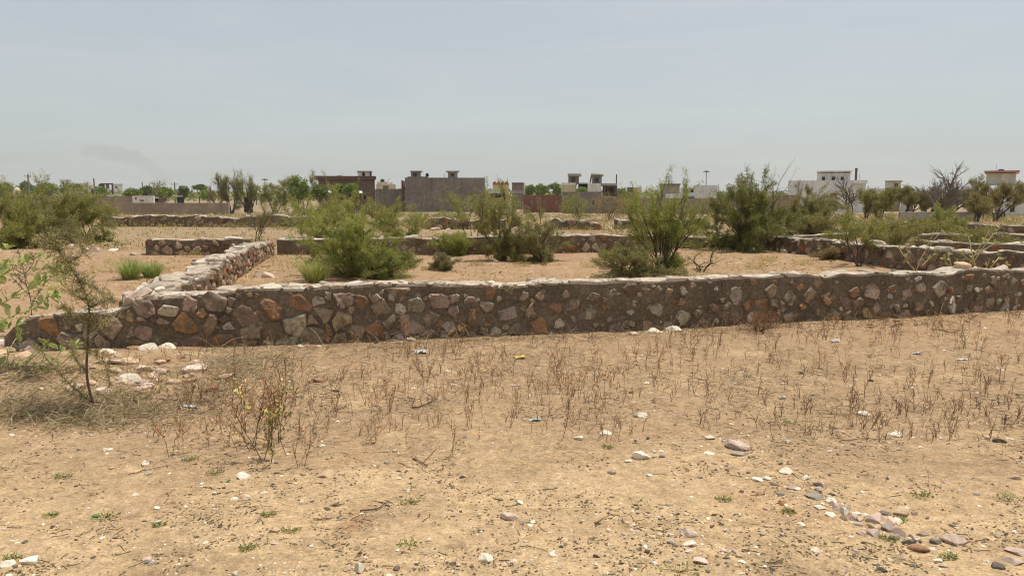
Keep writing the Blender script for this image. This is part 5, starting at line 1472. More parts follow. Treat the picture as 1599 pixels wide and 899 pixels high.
def tank(root, name, px, pyt, pyb, wpx, Y, mat_, dy=1.5):
    x, r = X(px, Y), wpx * Y / F / 2; z0, z1 = Z(pyb, Y), Z(pyt, Y); mb = MB()
    prof = [(0.01, 0), (1, 0), (1, 0.3), (1.04, 0.33), (1, 0.36), (1, 0.7), (0.8, 0.85), (0.35, 0.92), (0.35, 1.0), (0.01, 1.0)]
    mb.tube(np.array([[x, Y + dy, z0 + (z1 - z0) * f + 1e-4 * i] for i, (_, f) in enumerate(prof)]), [r * q for q, _ in prof], 14)
    return mb.build(name, M[mat_], root)


def rods(root, name, items, Y, mat_, r=0.04, dy=1.0):
    mb = MB()
    for px0, py0, px1, py1 in items: mb.tube([(X(px0, Y), Y + dy, Z(py0, Y)), (X(px1, Y), Y + dy, Z(py1, Y))], r, 5, cap=True)
    return mb.build(name, M[mat_], root)


def bld(name, px, Y, label, cat='house', group=None):
    """houses stand square to the lane they face, i.e. roughly towards the open plots"""
    x = X(px, Y); o = thing(name, (x, Y, T(x, Y)), label, cat, group)
    if cat != 'wall':
        th = math.atan2(x, Y); o.rotation_euler[2] = -th; o.scale[0] = math.cos(th)
    return o


# brown brick house
Y = 135
b = bld('brick_house', 540, Y, 'brown brick house with overhanging red roof slab and white stair room')
block(b, 'wall', 498, 586, 280, None, Y, 12, 'brown_brick')
slab(b, 'roof', 492, 588, 275, 280, Y, -0.9, 12.5, 'roof_red')
sr = block(b, 'stair_room', 562, 580, 268, 275, Y + 1, 4, 'white', [(568.5, 572.5, 269, 275)], 'dark', 'door')
slab(b, 'stair_room_side', 580, 583.5, 268.3, 275, Y + 1, 0.4, 3.6, 'brown_brick')
slab(b, 'stair_roof', 561, 584.5, 266.8, 268.2, Y + 1, -0.3, 4.3, 'grey_plaster_pale')
slab(b, 'band', 498.5, 586.5, 281, 282.2, Y, -0.06, 0.05, 'dull_fill')
slab(b, 'water_tank', 528, 533, 272.8, 275, Y, 4, 5, 'grey_plaster_pale')
rods(b, 'antenna', [(536, 275, 536, 269.5)], Y, 'steel', 0.04, 3)
# brick shed in front
Y = 112
b = bld('brick_shed', 545, Y, 'low brick shed row with dark windows under pale blue roof sheets', 'shed')
block(b, 'wall', 500, 582, 302.5, None, Y, 4, 'brown_brick', [(518, 523.5, 305, 311), (532, 537, 304, 311), (546, 549, 304, 311), (556, 564, 304.5, 311), (568, 571, 305.5, 311)])
for (a, c, p, q) in ((509, 522, 297, 301), (556, 566, 298, 301.2)):
    m_ = MB(); m_.add([(X(a, Y), Y - 1.2, Z(q, Y)), (X(c, Y), Y - 1.2, Z(q, Y)), (X(c, Y), Y + 3, Z(p, Y)), (X(a, Y), Y + 3, Z(p, Y)),
                       (X(a, Y), Y - 1.2, Z(q, Y) - 0.06), (X(c, Y), Y - 1.2, Z(q, Y) - 0.06), (X(c, Y), Y + 3, Z(p, Y) - 0.06), (X(a, Y), Y + 3, Z(p, Y) - 0.06)], None,
                      [(0, 1, 2, 3), (7, 6, 5, 4), (0, 4, 5, 1), (1, 5, 6, 2), (2, 6, 7, 3), (3, 7, 4, 0)]); m_.build('roof_sheet', M['sheet'], b)
slab(b, 'roof', 523, 556, 300.5, 302.5, Y, -0.3, 4.2, 'dull_fill')
slab(b, 'lintel_roof', 566, 583, 300.8, 302.5, Y, -0.3, 4.2, 'grey_plaster')
Y = 95
b = bld('concrete_trough', 540, Y, 'low pale concrete block standing before the brick shed', 'concrete block')
block(b, 'block', 527, 548, 318, None, Y, 1.2, 'grey_plaster_pale')
# cream house behind
Y = 165
b = bld('cream_house', 605, Y, 'small cream house with a black roof tank, between brown and grey houses')
block(b, 'wall', 588, 618, 288, None, Y, 9, 'cream', [(598, 607, 290, 296)], 'dull_fill')
block(b, 'parapet', 590, 606, 284, 287.9, Y + 0.5, 6, 'cream')
block(b, 'upper_room', 606, 616, 284.5, 287.9, Y + 2, 4, 'white')
tank(b, 'water_tank', 597.5, 279, 284, 6.5, Y, 'black_tank', 3)
rods(b, 'antenna', [(604, 284, 610, 278)], Y, 'steel', 0.05, 3)
# blank grey house
Y = 125
b = bld('grey_house', 695, Y, 'large blank grey rendered house with two small roof rooms')
block(b, 'wall', 633, 757.5, 277.5, None, Y, 13, 'grey_plaster', [(659, 664.5, 288, 293.5), (728, 734.5, 289, 294.5)], 'dull_fill', 'blocked_window', 0.08)
slab(b, 'parapet', 637, 668, 275.8, 277.4, Y, 0.0, 12, 'grey_plaster')
slab(b, 'lower_wall', 632, 756, 296, 333, Y, -0.12, -0.003, 'grey_plaster')
for a, c, e, f_ in ((643.5, 658, 642.8, 660.8), (701, 716, 698, 718.8)):
    r_ = block(b, 'roof_room', a, c, 268.6, 277.4, Y + 1.5, 3.5, 'grey_plaster_pale', [(a + (3 if a < 700 else 4), a + (9 if a < 700 else 10), 270.5, 276)], 'glass_dark')
    slab(b, 'roof_slab', e, f_, 267, 268.5, Y + 1.5, -0.7, 4, 'grey_plaster_pale')
tank(b, 'water_tank', 667, 269.8, 275.5, 5, Y, 'black_tank', 2.5)
rods(b, 'drain_pipe', [(664.5, 294, 661.2, 322)], Y, 'grey_plaster_pale', 0.05, -0.2)
rods(b, 'antenna', [(694, 277, 694, 270)], Y, 'steel', 0.04, 3)
block(b, 'side_annex', 629.8, 632.8, 282, None, Y + 3, 6, 'red_brick', [(630.6, 632.2, 289, 292.5)])
Y = 128
b = bld('grey_wall', 622, Y, 'low grey wall joining the blank grey house to the sheds', 'wall')
block(b, 'wall', 586, 632, 295, None, Y, 0.4, 'grey_plaster')
# yellow house
Y = 150
b = bld('yellow_house', 780, Y, 'yellow house with scalloped terracotta parapet and pale green balcony')
block(b, 'wall', 769.5, 794.5, 288.5, None, Y, 8, 'yellow')
slab(b, 'parapet', 769.2, 794.8, 286, 288.5, Y, -0.1, 0.3, 'terracotta')
m_ = MB()
for k in range(4):
    x, r = X(772.5 + k * 6.2, Y), 0.33; a = np.linspace(0, math.pi, 9)
    ring = np.array([[x + r * math.cos(t), 0, Z(286, Y) + r * math.sin(t)] for t in a])
    V = np.vstack([ring + [0, Y - 0.1, 0], ring + [0, Y + 0.3, 0]])
    m_.add(V, [(0, i, i + 1) for i in range(1, 8)], [(i, i + 9, i + 10, i + 1) for i in range(8)])
m_.build('scallops', M['terracotta'], b)
slab(b, 'balcony', 763, 792, 298, 302, Y, -2.0, 0.0, 'mint')
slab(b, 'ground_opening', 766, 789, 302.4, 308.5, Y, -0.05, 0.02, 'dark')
rods(b, 'antenna', [(792.5, 286, 792.5, 278)], Y, 'steel', 0.05, 2)
block(b, 'side_wing', 761, 769.3, 296.5, None, Y + 1, 6, 'cream')
# brown block
Y = 150
b = bld('brown_block_house', 808, Y, 'plain brown block house with flat dark coping, next to the yellow house')
block(b, 'wall', 799.5, 817.5, 286.5, None, Y, 7, 'dull_fill'); slab(b, 'coping', 799, 818, 285.2, 286.4, Y, -0.2, 7.2, 'chimney')
slab(b, 'white_edge', 817.7, 819.5, 286, 304, Y, 0.0, 6, 'white'); slab(b, 'lower_band', 799.6, 817.4, 297.6, 302, Y, -0.06, -0.003, 'grey_plaster_pale')
# red brick wall
Y = 118
b = bld('red_brick_wall', 848, Y, 'low red brick wall with three blocked windows', 'wall')
block(b, 'wall', 817.5, 877.5, 304.5, None, Y, 0.5, 'red_brick', [(828.5, 832.5, 312, 319), (847.5, 852.5, 312, 319.5), (866.5, 871.5, 312, 319.5)], 'dull_fill', 'blocked_window', 0.1)
# twin tower house
Y = 140
b = bld('twin_tower_house', 920, Y, 'half built house with twin roof towers above pale walls and open dark bay')
block(b, 'left_block', 876.5, 898.5, 289, None, Y, 9, 'cream'); slab(b, 'left_parapet', 876, 899.2, 285.4, 289, Y, -0.15, 9.2, 'white')
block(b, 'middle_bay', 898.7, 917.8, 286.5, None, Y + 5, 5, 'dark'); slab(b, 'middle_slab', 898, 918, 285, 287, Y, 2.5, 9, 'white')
block(b, 'right_block', 918, 938.8, 286.5, None, Y - 0.6, 9, 'white')
block(b, 'left_tower', 885.8, 902, 275.3, 285.3, Y + 1.5, 4.5, 'grey_plaster', [(890.5, 897, 276.5, 284)], 'glass_dark')
slab(b, 'left_tower_roof', 885, 905.8, 271.4, 275.2, Y + 1.5, -0.8, 5, 'grey_plaster_pale')
block(b, 'right_tower', 923.5, 938.4, 275.2, 286.4, Y + 1, 4.5, 'grey_plaster', [(927, 934, 277.5, 285)], 'glass_dark')
m_ = MB(); a0, a1 = X(922, Y + 1), X(941, Y + 1)
m_.add([(a0, Y + 0.4, Z(271, Y)), (a1, Y + 0.4, Z(272.2, Y)), (a1, Y + 6, Z(271.6, Y)), (a0, Y + 6, Z(270.4, Y)), (a0, Y + 0.4, Z(273.6, Y)), (a1, Y + 0.4, Z(275, Y)), (a1, Y + 6, Z(275, Y)), (a0, Y + 6, Z(273.6, Y))], None,
       [(0, 1, 2, 3), (7, 6, 5, 4), (0, 4, 5, 1), (1, 5, 6, 2), (2, 6, 7, 3), (3, 7, 4, 0)]); m_.build('right_tower_roof', M['grey_plaster_pale'], b)
rods(b, 'slanting_brace', [(921.3, 285.5, 923.5, 273)], Y, 'grey_plaster', 0.16, 1.2)
slab(b, 'bay_floor', 939.5, 962, 306.5, 308.5, Y, -0.6, 8, 'grey_plaster_pale'); slab(b, 'bay_roof', 939.2, 962.6, 286.5, 290, Y, -0.6, 8, 'grey_plaster_pale')
block(b, 'bay_back', 939.6, 961.5, 290.1, 306.4, Y + 2.2, 5, 'chimney', [(942, 946, 294, 306), (949, 956, 294, 304)])
rods(b, 'corner_column', [(962, 309, 962, 272.5)], Y, 'chimney', 0.11, -0.4)
rods(b, 'inner_column', [(944.5, 306.5, 944.5, 290)], Y, 'chimney', 0.12, -0.3)
Y = 110
b = bld('compound_wall', 918, Y, 'grey compound wall with one small black window, under the twin towers', 'wall')
block(b, 'wall', 877.6, 939.5, 299.5, None, Y, 0.5, 'grey_plaster', [(924.8, 929.5, 313, 318.5)]); block(b, 'lower_length', 939.6, 960, 308, None, Y, 0.5, 'grey_plaster')
Y = 100
b = bld('long_compound_wall', 1100, Y, 'long dull brown compound wall running behind the tall bushes', 'wall')
block(b, 'wall', 960, 1236, 309.5, None, Y, 0.4, 'mud_brick')
block(b, 'raised_length', 1205, 1248, 304.5, None, Y - 1, 0.5, 'mud_brick')
# ruined brick block
Y = 160
b = bld('ruined_brick_house', 990, Y, 'small ruined brick block beside a cream wall, behind the tall bush')
block(b, 'brick_part', 979, 990, 292.3, None, Y, 6, 'brown_brick'); block(b, 'plaster_part', 990.2, 1001, 293, None, Y + 0.5, 6, 'cream'); slab(b, 'broken_parapet', 996, 1001, 290.2, 293, Y + 0.5, 0, 3, 'white')
# grey block with rebar
Y = 140
b = bld('grey_block_house', 1045, Y, 'grey block house with bundle of bare rebar on its roof')
block(b, 'wall', 1030, 1061, 288.3, None, Y, 8, 'grey_plaster_pale'); slab(b, 'roof', 1028, 1062.5, 287, 288.2, Y, -0.6, 8.4, 'chimney')
rods(b, 'rebar', [(1041, 288, 1040, 273), (1043, 288, 1043, 275), (1045, 288, 1045.5, 272), (1047, 288, 1047, 272.5), (1048, 288, 1049, 277), (1044, 288, 1044, 280)], Y, 'rust', 0.045, 2)
# white house with green tank
Y = 150
b = bld('white_house', 1095, Y, 'long white house with green roof tank and dark doorway')
block(b, 'wall', 1062, 1086, 293, None, Y, 8, 'white', [(1071, 1074, 294.8, 302), (1078, 1082.8, 295, 300.5)])
block(b, 'long_block', 1086.2, 1121, 289.2, None, Y - 1, 9, 'cool_white'); rods(b, 'yellow_pilaster', [(1085.6, 293, 1085.6, 301)], Y, 'yellow', 0.12, -0.3)
tank(b, 'water_tank', 1070.5, 287.5, 292.9, 4.6, Y, 'green_tank', 2); block(b, 'roof_room', 1075, 1085.5, 291, 292.9, Y + 2, 3, 'white')
block(b, 'front_wall', 1064, 1122, 302.5, None, Y - 12, 0.4, 'cool_white')
Y = 118
b = bld('tarp_shelter', 1078, Y, 'dark teal covered shelter in front of the white house', 'shelter')
m_ = MB(); x0, x1 = X(1072.5, Y), X(1085, Y); zt, zb = Z(305.5, Y), T(x0, Y)
m_.add([(x0, Y, zb + 0.4), (x1, Y, zb + 0.4), (x1, Y + 3, zb + 0.4), (x0, Y + 3, zb + 0.4), (x0, Y, zt - 0.25), (x1, Y, zt - 0.2), (x1, Y + 3, zt - 0.25), (x0, Y + 3, zt - 0.25), (x0, Y + 1.5, zt), (x1, Y + 1.5, zt)], [(4, 8, 7), (5, 6, 9)],
       [(0, 1, 5, 4), (1, 2, 6, 5), (2, 3, 7, 6), (3, 0, 4, 7), (4, 5, 9, 8), (8, 9, 6, 7)]); m_.build('cover', M['teal'], b)
rods(b, 'post', [(1073, 318, 1073, 306), (1084.5, 318, 1084.5, 306)], Y, 'steel', 0.05, -0.1)
# large white house
Y = 120
b = bld('large_white_house', 1290, Y, 'large white house with three dark upper windows and tall thin chimney')
block(b, 'lower_storey', 1229, 1350, 281.8, None, Y, 14, 'cool_white', [(1296, 1307, 301.5, 308)], 'terracotta', 'door')
u = block(b, 'upper_storey', 1266, 1318, 268.8, 281.7, Y + 2, 9, 'white', [(1274, 1279, 276, 281.5), (1289.5, 1294.5, 276, 281.5), (1303, 1308, 276.2, 281.5)], 'glass_dark')
slab(b, 'upper_roof', 1264.8, 1321, 267, 268.7, Y + 2, -0.9, 9.5, 'white'); slab(b, 'window_shade', 1265.5, 1320.5, 271.5, 272.3, Y + 2, -0.7, -0.003, 'white')
slab(b, 'column', 1283, 1286.5, 269, 281.7, Y + 2, -0.3, -0.003, 'white')
slab(b, 'right_wing', 1330, 1352, 281.8, 287, Y, -0.8, -0.003, 'cool_white')
m_ = MB(); m_.box(X(1333, Y), X(1336.6, Y), Y + 1.0, Y + 1.4, Z(290, Y), Z(263.5, Y)); m_.box(X(1332.6, Y), X(1337, Y), Y + 0.95, Y + 1.45, Z(263.5, Y), Z(262.8, Y)); m_.build('chimney', M['chimney'], b)
rods(b, 'antenna', [(1340.3, 281.5, 1340.3, 272.5), (1230, 282, 1230, 280)], Y, 'steel', 0.04, 2)
tank(b, 'roof_vent', 1248.5, 279, 281.7, 3, Y, 'white', 2)
Y = 150
b = bld('pale_wall_house', 1368, Y, 'low pale flat roofed house between the chimney house and cream house')
block(b, 'wall', 1354, 1382, 294.5, None, Y, 8, 'cool_white')
Y = 130
b = bld('cream_tower_house', 1400, Y, 'cream house with tall blue window, behind the thorn trees')
block(b, 'wall', 1381, 1396.5, 283.5, None, Y, 8, 'white'); block(b, 'window_bay', 1396.6, 1408, 283, None, Y - 0.4, 8, 'cream', [(1397.5, 1403.2, 286, 292.5)], 'blue')
slab(b, 'roof_edge', 1380.4, 1408.6, 281.8, 283, Y, -0.8, 8.2, 'cream'); block(b, 'brick_parapet', 1396, 1412, 293.6, None, Y - 3, 2.4, 'brown_brick'); block(b, 'pale_wing', 1412.2, 1426, 296.5, None, Y - 1, 6, 'white'); block(b, 'brick_pier', 1426.2, 1434, 294, None, Y - 1.5, 4, 'brown_brick')
rods(b, 'railing', [(1408, 289, 1425, 294), (1412, 296.5, 1412, 290)], Y, 'steel', 0.04, -0.8)
# salmon roofed house
Y = 90
b = bld('salmon_roof_house', 1570, Y, 'mint green and white house with salmon roof slab and blue roof tank')
block(b, 'lower_storey', 1556, 1640, 288, None, Y, 12, 'white', [(1584, 1589.5, 292, 300), (1579, 1586, 320, 331)], 'glass_dark')
block(b, 'upper_storey', 1544.5, 1591, 270.4, 287.9, Y - 0.8, 8, 'mint', [(1547, 1560, 273, 275), (1547, 1560, 277.5, 279.5)], 'white', 'louvre', 0.05)
slab(b, 'balcony_slab', 1543, 1594, 287, 289.5, Y - 0.8, -0.5, 2, 'grey_plaster_pale'); slab(b, 'upper_panel', 1568, 1580, 270.6, 287, Y - 0.8, -0.08, -0.003, 'white')
slab(b, 'roof', 1541, 1596, 266.6, 269.6, Y - 0.8, -1.2, 9, 'pink_slab')
tank(b, 'water_tank', 1560, 262.8, 266, 10, Y, 'blue', 2.5); rods(b, 'antenna', [(1552, 266, 1551.6, 256)], Y, 'steel', 0.03, 2)
# far left: domed shrine, far blocks
Y = 230
b = bld('domed_shrine', 27, Y, 'small cream shrine with rounded dome between dark trees', 'shrine')
block(b, 'base', 20.5, 33.5, 298, None, Y, 2.6, 'cream', [(25.4, 28.4, 299.5, 303)], 'dull_fill', 'niche')
m_ = MB(); x, z0 = X(27, Y), Z(298.1, Y); r = 5.6 * Y / F
m_.tube(np.array([[x, Y + 1.3, z0 + r * 1.05 * math.sin(t) + 1e-4 * i] for i, t in enumerate(np.linspace(0, 1.5, 9))] + [[x, Y + 1.3, z0 + r * 1.35]]), [r * math.cos(t) for t in np.linspace(0, 1.5, 9)] + [0.02], 18); m_.build('dome', M['cream'], b)
for (nm, p0, p1, pt, Y, mt, lb, hl) in [('apartment_block', 95, 113, 281.5, 420, 'cool_white', 'tall pale apartment block far behind the dark trees', [(98, 101, 284, 287), (106, 109, 284, 287)]),
                                        ('pale_house', 119, 137, 287, 380, 'cool_white', 'pale far house right of the tall apartment block', [(122, 125, 290, 293)]),
                                        ('pale_house', 137.6, 146, 289.5, 340, 'white', 'narrow pale far house beside the pole', [(140, 142, 292, 295)]),
                                        ('pale_house', 178, 192, 288, 400, 'cool_white', 'hazy pale house right of the dark framed building', [(181, 184, 291, 294)])]:
    b = bld(nm, (p0 + p1) / 2, Y, lb, 'building'); block(b, 'wall', p0, p1, pt, None, Y, 14, mt, hl); slab(b, 'roof', p0 - 0.6, p1 + 0.6, pt - 0.9, pt, Y, -0.8, 14.5, mt)
Y = 260
b = bld('framed_building', 168, Y, 'dark concrete frame building under construction with blue panel', 'building')
block(b, 'dark_bay', 158.5, 168, 287.6, None, Y + 1.5, 8, 'brown_brick'); block(b, 'pale_bay', 168.2, 174, 288, None, Y + 1, 8, 'grey_plaster_pale'); rods(b, 'column', [(158.4, 306, 158.4, 287), (176.5, 306, 176.5, 286)], Y, 'chimney', 0.35, 0)
slab(b, 'roof', 158, 177.4, 286.2, 287.6, Y, -0.8, 10, 'chimney'); slab(b, 'blue_panel', 164, 171, 294.5, 300, Y, -0.3, 0, 'sheet')
Y = 190
b = bld('shed_row', 120, Y, 'row of low white roofed sheds behind the boundary wall', 'shed')
block(b, 'wall', 104, 146, 300.4, None, Y, 6, 'white'); slab(b, 'roof', 103, 147, 299, 300.3, Y, -1, 6.5, 'sheet'); block(b, 'front_shed', 90, 113, 304, None, Y - 20, 5, 'cool_white')
# boundary walls on the side
Y = 120
b = bld('boundary_wall', 100, Y, 'long upper boundary wall of dull brick behind the thicket', 'wall')
block(b, 'wall', -60, 206, 306.3, None, Y, 0.4, 'mud_brick')
b = bld('whitewashed_wall', 223, Y, 'short whitewashed wall with dark grilles at the end of the boundary wall', 'wall')
block(b, 'wall', 206.2, 239, 305.8, None, Y - 1, 0.5, 'white', [(218, 224, 312, 315), (210, 213, 308, 312)], 'dull_fill', 'grille', 0.1)
Y = 96
b = bld('lower_boundary_wall', 250, Y, 'lower boundary wall of grey brown brick, in front of the whitewashed one', 'wall')
block(b, 'wall', -80, 356, 316.8, None, Y, 0.4, 'mud_brick')
Y = 135
b = bld('wayside_stall', 280, Y, 'dark stall with pale sheet roof beyond the lower boundary wall', 'stall')
block(b, 'cabin', 276, 287, 308.5, None, Y, 2.5, 'teal'); slab(b, 'roof', 270, 285, 305.6, 307, Y, -1.4, 3, 'white'); rods(b, 'post', [(270.6, 313, 270.6, 307)], Y, 'steel', 0.06, -1.2)
b = bld('small_hut', 246, Y, 'little brown hut with pale roof next to the whitewashed wall', 'hut')
block(b, 'wall', 240, 257, 309.5, None, Y, 3, 'brown_brick', [(241.5, 246, 311, 314)]); slab(b, 'roof', 239.5, 248, 308, 309.3, Y, -0.6, 3, 'cool_white')
Y = 120
b = bld('open_shed', 400, Y, 'open shed with pale roof and dark inside behind the twin feathery trees', 'shed')
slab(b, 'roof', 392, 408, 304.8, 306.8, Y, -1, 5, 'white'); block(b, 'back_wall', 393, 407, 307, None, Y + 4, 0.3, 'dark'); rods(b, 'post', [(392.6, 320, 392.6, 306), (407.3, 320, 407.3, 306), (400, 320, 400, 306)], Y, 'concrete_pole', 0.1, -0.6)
slab(b, 'side_roof', 371, 381, 307.2, 308.2, Y, -1, 4, 'grey_plaster_pale'); rods(b, 'side_post', [(371.5, 318, 371.5, 308), (380.5, 318, 380.5, 308)], Y, 'concrete_pole', 0.08, -0.6)
Y = 92
b = bld('grey_wall', 1490, Y, 'low grey wall behind the leafless tree trunk', 'wall')
block(b, 'wall', 1408, 1528, 331, None, Y - 30, 0.3, 'grey_plaster_pale')

# poles
def pole(px, pyt, Y, label, arm=False, r=0.11, mat_='concrete_pole', group=None):
    x = X(px, Y); z0 = T(x, Y); root = thing('utility_pole', (x, Y, z0), label, 'pole', group); z1 = Z(pyt, Y)
    m_ = MB(); m_.tube([(x, Y, z0 - 0.3), (x + 0.03, Y, (z0 + z1) / 2), (x, Y, z1)], [r * 1.25, r, r * 0.8], 8, cap=True); m_.build('shaft', M[mat_], root)
    if arm:
        m_ = MB(); m_.box(x - 0.8, x + 0.8, Y - 0.2, Y - 0.12, z1 - 0.55, z1 - 0.42)
        for q in (-0.7, 0.0, 0.7): m_.tube([(x + q, Y - 0.16, z1 - 0.42), (x + q, Y - 0.16, z1 - 0.2)], [0.06, 0.04], 6, cap=True)
        m_.build('crossarm', M['steel'], root)


pole(46, 272, 170, 'tall dark utility pole rising from the side thicket', arm=True, r=0.2)
pole(106.5, 280, 175, 'utility pole in front of the tall apartment block', r=0.15)
pole(148, 278.5, 165, 'utility pole beside the small round tree', r=0.17)
pole(223, 284, 180, 'thin utility pole above the whitewashed wall', r=0.14)
pole(234, 287, 185, 'shorter thin pole right of the whitewashed wall pole', r=0.13)
pole(273.5, 284.5, 170, 'utility pole standing in the distant hedge row', arm=True, r=0.15)
for px, pt, lb in ((1102, 266.5, 'tall slim mast with ring of floodlights above the white house'), (414.5, 279, 'distant slim floodlight mast right of the feathery trees')):
    Y = 300; x = X(px, Y); z0 = T(x, Y); root = thing('light_mast', (x, Y, z0), lb, 'street lamp'); z1 = Z(pt, Y)
    m_ = MB(); m_.tube([(x, Y, z0), (x, Y, z1)], [0.25, 0.14], 8, cap=True); m_.build('shaft', M['steel'], root)
    m_ = MB(); m_.tube([(x, Y, z1 - 0.5), (x, Y, z1 - 0.1)], [0.55, 0.55], 10, cap=True)
    for a in np.arange(6) * math.pi / 3: m_.box(x + math.cos(a) * 0.85 - 0.28, x + math.cos(a) * 0.85 + 0.28, Y + math.sin(a) * 0.85 - 0.25, Y + math.sin(a) * 0.85 + 0.25, z1 - 0.55, z1 - 0.2)
    m_.build('lamp_ring', M['chimney'], root)
Y = 85
pp = thing('thin_pole', (X(1331, Y), Y, T(X(1331, Y), Y)), 'single thin dead trunk before the dull green bush', 'pole') if False else None

# parked motorcycles
def motorcycle(px, Y, rz, label, paint):
    x = X(px, Y); z0 = T(x, Y); root = thing('motorcycle', (x, Y, z0), label, 'motorcycle'); ca, sa = math.cos(rz), math.sin(rz)
    def W(p): return (x + p[0] * ca - p[1] * sa, Y + p[0] * sa + p[1] * ca, z0 + p[2])
    for cx in (-0.62, 0.62):
        m_ = MB(); a = np.linspace(0, 2 * math.pi, 21); m_.tube(np.array([W((cx + 0.27 * math.cos(t), 0, 0.31 + 0.27 * math.sin(t))) for t in a]), 0.055, 6); wh = m_.build('wheel', M['rubber'], root)
        m_ = MB()
        for t in np.arange(6) * math.pi / 6: m_.tube([W((cx - 0.24 * math.cos(t), 0, 0.31 - 0.24 * math.sin(t))), W((cx + 0.24 * math.cos(t), 0, 0.31 + 0.24 * math.sin(t)))], 0.012, 4)
        m_.build('spokes', M['steel'], wh)
    m_ = MB(); m_.tube([W((-0.62, 0, 0.31)), W((-0.2, 0, 0.42)), W((0.2, 0, 0.5)), W((0.42, 0, 0.85))], 0.05, 6); m_.tube([W((0.62, 0, 0.31)), W((0.48, 0, 0.7)), W((0.40, 0, 0.98))], 0.035, 6); m_.tube([W((-0.62, 0.1, 0.31)), W((-0.45, 0.1, 0.7))], 0.03, 5); m_.build('frame', M['black_paint'], root)
    m_ = MB(); m_.tube([W((0.36, 0, 0.74)), W((0.2, 0, 0.80)), W((-0.02, 0, 0.76)), W((-0.1, 0, 0.7))], [0.06, 0.14, 0.13, 0.05], 10, cap=True); m_.build('fuel_tank', M[paint], root)
    m_ = MB(); m_.tube([W((-0.05, 0, 0.76)), W((-0.35, 0, 0.76)), W((-0.72, 0, 0.82))], [0.10, 0.12, 0.07], 8, cap=True); m_.build('seat', M['black_paint'], root)
    m_ = MB(); m_.tube([W((0.28, -0.36, 1.02)), W((0.40, -0.15, 1.0)), W((0.40, 0.15, 1.0)), W((0.28, 0.36, 1.02))], 0.02, 6); m_.build('handlebar', M['steel'], root)
    m_ = MB(); m_.tube([W((0.42, 0, 0.86)), W((0.54, 0, 0.88))], [0.05, 0.10], 10, cap=True); m_.build('headlight', M['steel'], root)
    m_ = MB(); m_.tube([W((0.1, 0, 0.32)), W((-0.12, 0, 0.40))], [0.15, 0.17], 8, cap=True); m_.build('engine', M['steel'], root)


motorcycle(1538, 74, 1.0, 'dark parked motorcycle under the red footed thorn tree', 'black_paint')
motorcycle(1563, 70, 0.5, 'reddish parked motorcycle nearer the salmon roofed house', 'red_paint')

# ------------------------------------------------------------------ distant vegetation and smoke
mb = MB()
rg = np.random.RandomState(91)
for _ in range(5200):
    Y = rg.uniform(330, 620); x = rg.uniform(-0.75, 0.75) * Y
    hh = 3.0 + 3.0 * (vn1(x / 30, Y / 200, 71) + 0.5)
    z0 = T(x, Y); n = 5
    P = np.array([x, Y, z0]) + rg.normal(0, 1.2, (n, 3)) * [1.5, 1, 0] + np.stack([np.zeros(n), np.zeros(n), rg.uniform(0, hh, n)], 1)
    mb.leaves(P, rg.normal(size=(n, 3)), rg.uniform(1.0, 2.2, n), rg.uniform(0.6, 1.3, n), leafcol(n, rg, DARKG + OLIVE), rg)
tag(mb.build('woods', M['leaf_far']), 'far low belt of trees along the horizon', kind='stuff')


def smoke():
    m, nt, out = new_mat('thin grey smoke')
    vol = nd(nt, 'ShaderNodeVolumePrincipled'); vol.inputs['Color'].default_value = (0.35, 0.33, 0.32, 1); vol.inputs['Anisotropy'].default_value = 0.2
    tc = nd(nt, 'ShaderNodeTexCoord')
    n1 = mrange(nt, noise(nt, 0.055, 6, 0.65, tc.outputs['Object'], 1.2), 0.33, 0.70, 0.0, 0.027)
    nt.links.new(n1, vol.inputs['Density']); nt.links.new(vol.outputs[0], out.inputs['Volume'])
    Y = 520
    pts = [(284, 299, 3), (266, 286, 6), (248, 272, 9), (230, 258, 11), (208, 247, 13), (182, 240, 14), (155, 236, 13), (125, 234, 9)]
    P = smooth_path(np.array([H(a, b, Y) for a, b, _ in pts]), 4)
    r = np.interp(np.linspace(0, len(pts) - 1, len(P)), range(len(pts)), [c * Y / F for *_, c in pts])
    r = r * (1 + 0.15 * np.sin(np.arange(len(P)) * 1.7))
    mb = MB(); mb.tube(P, r, 14, cap=True)
    o = mb.build('smoke', m, origin=P[0]); tag(o, 'faint grey smoke drifting up on the horizon', kind='stuff')
    m.cycles.homogeneous_volume = False
    o.data.materials[0].cycles.volume_step_rate = 4.0


smoke()


def haze():
    m, nt, out = new_mat('hot dusty air')
    vol = nd(nt, 'ShaderNodeVolumePrincipled'); vol.inputs['Color'].default_value = (0.95, 0.97, 0.99, 1); vol.inputs['Density'].default_value = 0.00016; vol.inputs['Anisotropy'].default_value = 0.3
    nt.links.new(vol.outputs[0], out.inputs['Volume']); m.cycles.homogeneous_volume = True
    mb = MB(); mb.box(-1900, 1900, -400, 2100, -2.0, 38)
    tag(mb.build('haze', m), kind='stuff')


HAZE = True
if HAZE: haze()

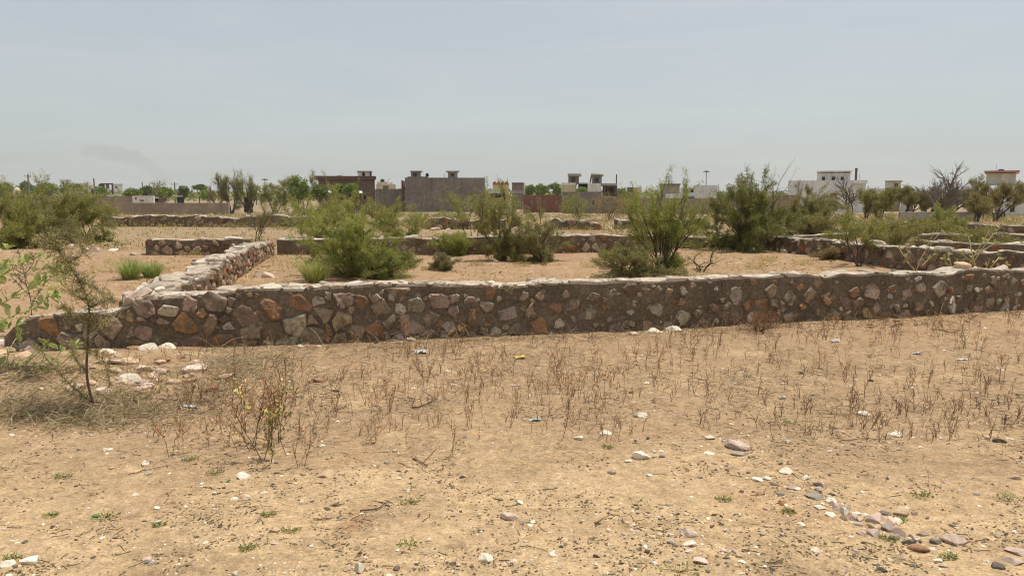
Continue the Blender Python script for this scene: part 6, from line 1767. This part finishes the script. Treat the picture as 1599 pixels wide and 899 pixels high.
# ------------------------------------------------------------------ light, sky, camera
EL, AZ = math.radians(72), math.radians(62)
Sd = Vector((math.sin(AZ) * math.cos(EL), math.cos(AZ) * math.cos(EL), math.sin(EL)))
ld = bpy.data.lights.new('sun', 'SUN'); ld.energy = 4.3; ld.angle = math.radians(0.9); ld.color = (1.0, 0.94, 0.84)
lo = bpy.data.objects.new('sun', ld); COL.objects.link(lo); lo.rotation_euler = (-Sd).to_track_quat('-Z', 'Y').to_euler(); lo.location = (0, 0, 60)
w = bpy.data.worlds.new('World'); scene.world = w; w.use_nodes = True
nt = w.node_tree; nt.nodes.clear()
sky = nd(nt, 'ShaderNodeTexSky', sky_type='NISHITA'); sky.sun_disc = False; sky.sun_elevation = EL; sky.sun_rotation = AZ
sky.dust_density = 3.0; sky.air_density = 1.0; sky.ozone_density = 1.0; sky.altitude = 300
hs = nd(nt, 'ShaderNodeHueSaturation'); hs.inputs['Saturation'].default_value = 0.82; nt.links.new(sky.outputs[0], hs.inputs['Color'])
wt = nd(nt, 'ShaderNodeTexCoord').outputs['Generated']
wm = nd(nt, 'ShaderNodeMapping'); nt.links.new(wt, wm.inputs[0]); wm.inputs['Scale'].default_value = (2.2, 2.2, 17)
cloud = mixc(nt, (5.15, 5.55, 5.55), (5.95, 6.2, 6.05), mrange(nt, noise(nt, 1.0, 6, 0.62, wm.outputs[0], 0.5), 0.42, 0.78))      # uneven thin dust and cirrus
pale = mixc(nt, hs.outputs[0], cloud, 0.63)      # thick bright dust haze over the whole sky
bg = nd(nt, 'ShaderNodeBackground'); bg.inputs['Strength'].default_value = 0.1165; nt.links.new(pale, bg.inputs[0])
wo = nd(nt, 'ShaderNodeOutputWorld'); nt.links.new(bg.outputs[0], wo.inputs[0])

cd = bpy.data.cameras.new('camera'); cam = bpy.data.objects.new('camera', cd); COL.objects.link(cam)
cam.location = (0, 0, CAMZ); cam.rotation_euler = (math.pi / 2 - PITCH, 0, 0)
cd.sensor_fit = 'HORIZONTAL'; cd.sensor_width = 36; cd.lens = 36 * F / 1599; cd.clip_end = 20000; cd.clip_start = 0.05
scene.camera = cam
scene.view_settings.view_transform = 'Standard'; scene.view_settings.look = 'None'; scene.view_settings.exposure = 0.0; scene.view_settings.gamma = 1.0
scene.view_settings.use_curve_mapping = False
scene.cycles.max_bounces = 6; scene.cycles.diffuse_bounces = 3; scene.cycles.transparent_max_bounces = 8; scene.cycles.volume_bounces = 1
scene.cycles.use_denoising = True; scene.cycles.denoiser = 'OPENIMAGEDENOISE'; scene.cycles.denoising_input_passes = 'RGB_ALBEDO_NORMAL'; scene.cycles.denoising_prefilter = 'ACCURATE'
scene.cycles.filter_width = 1.1
scene.cycles.use_adaptive_sampling = True; scene.cycles.adaptive_threshold = 0.02
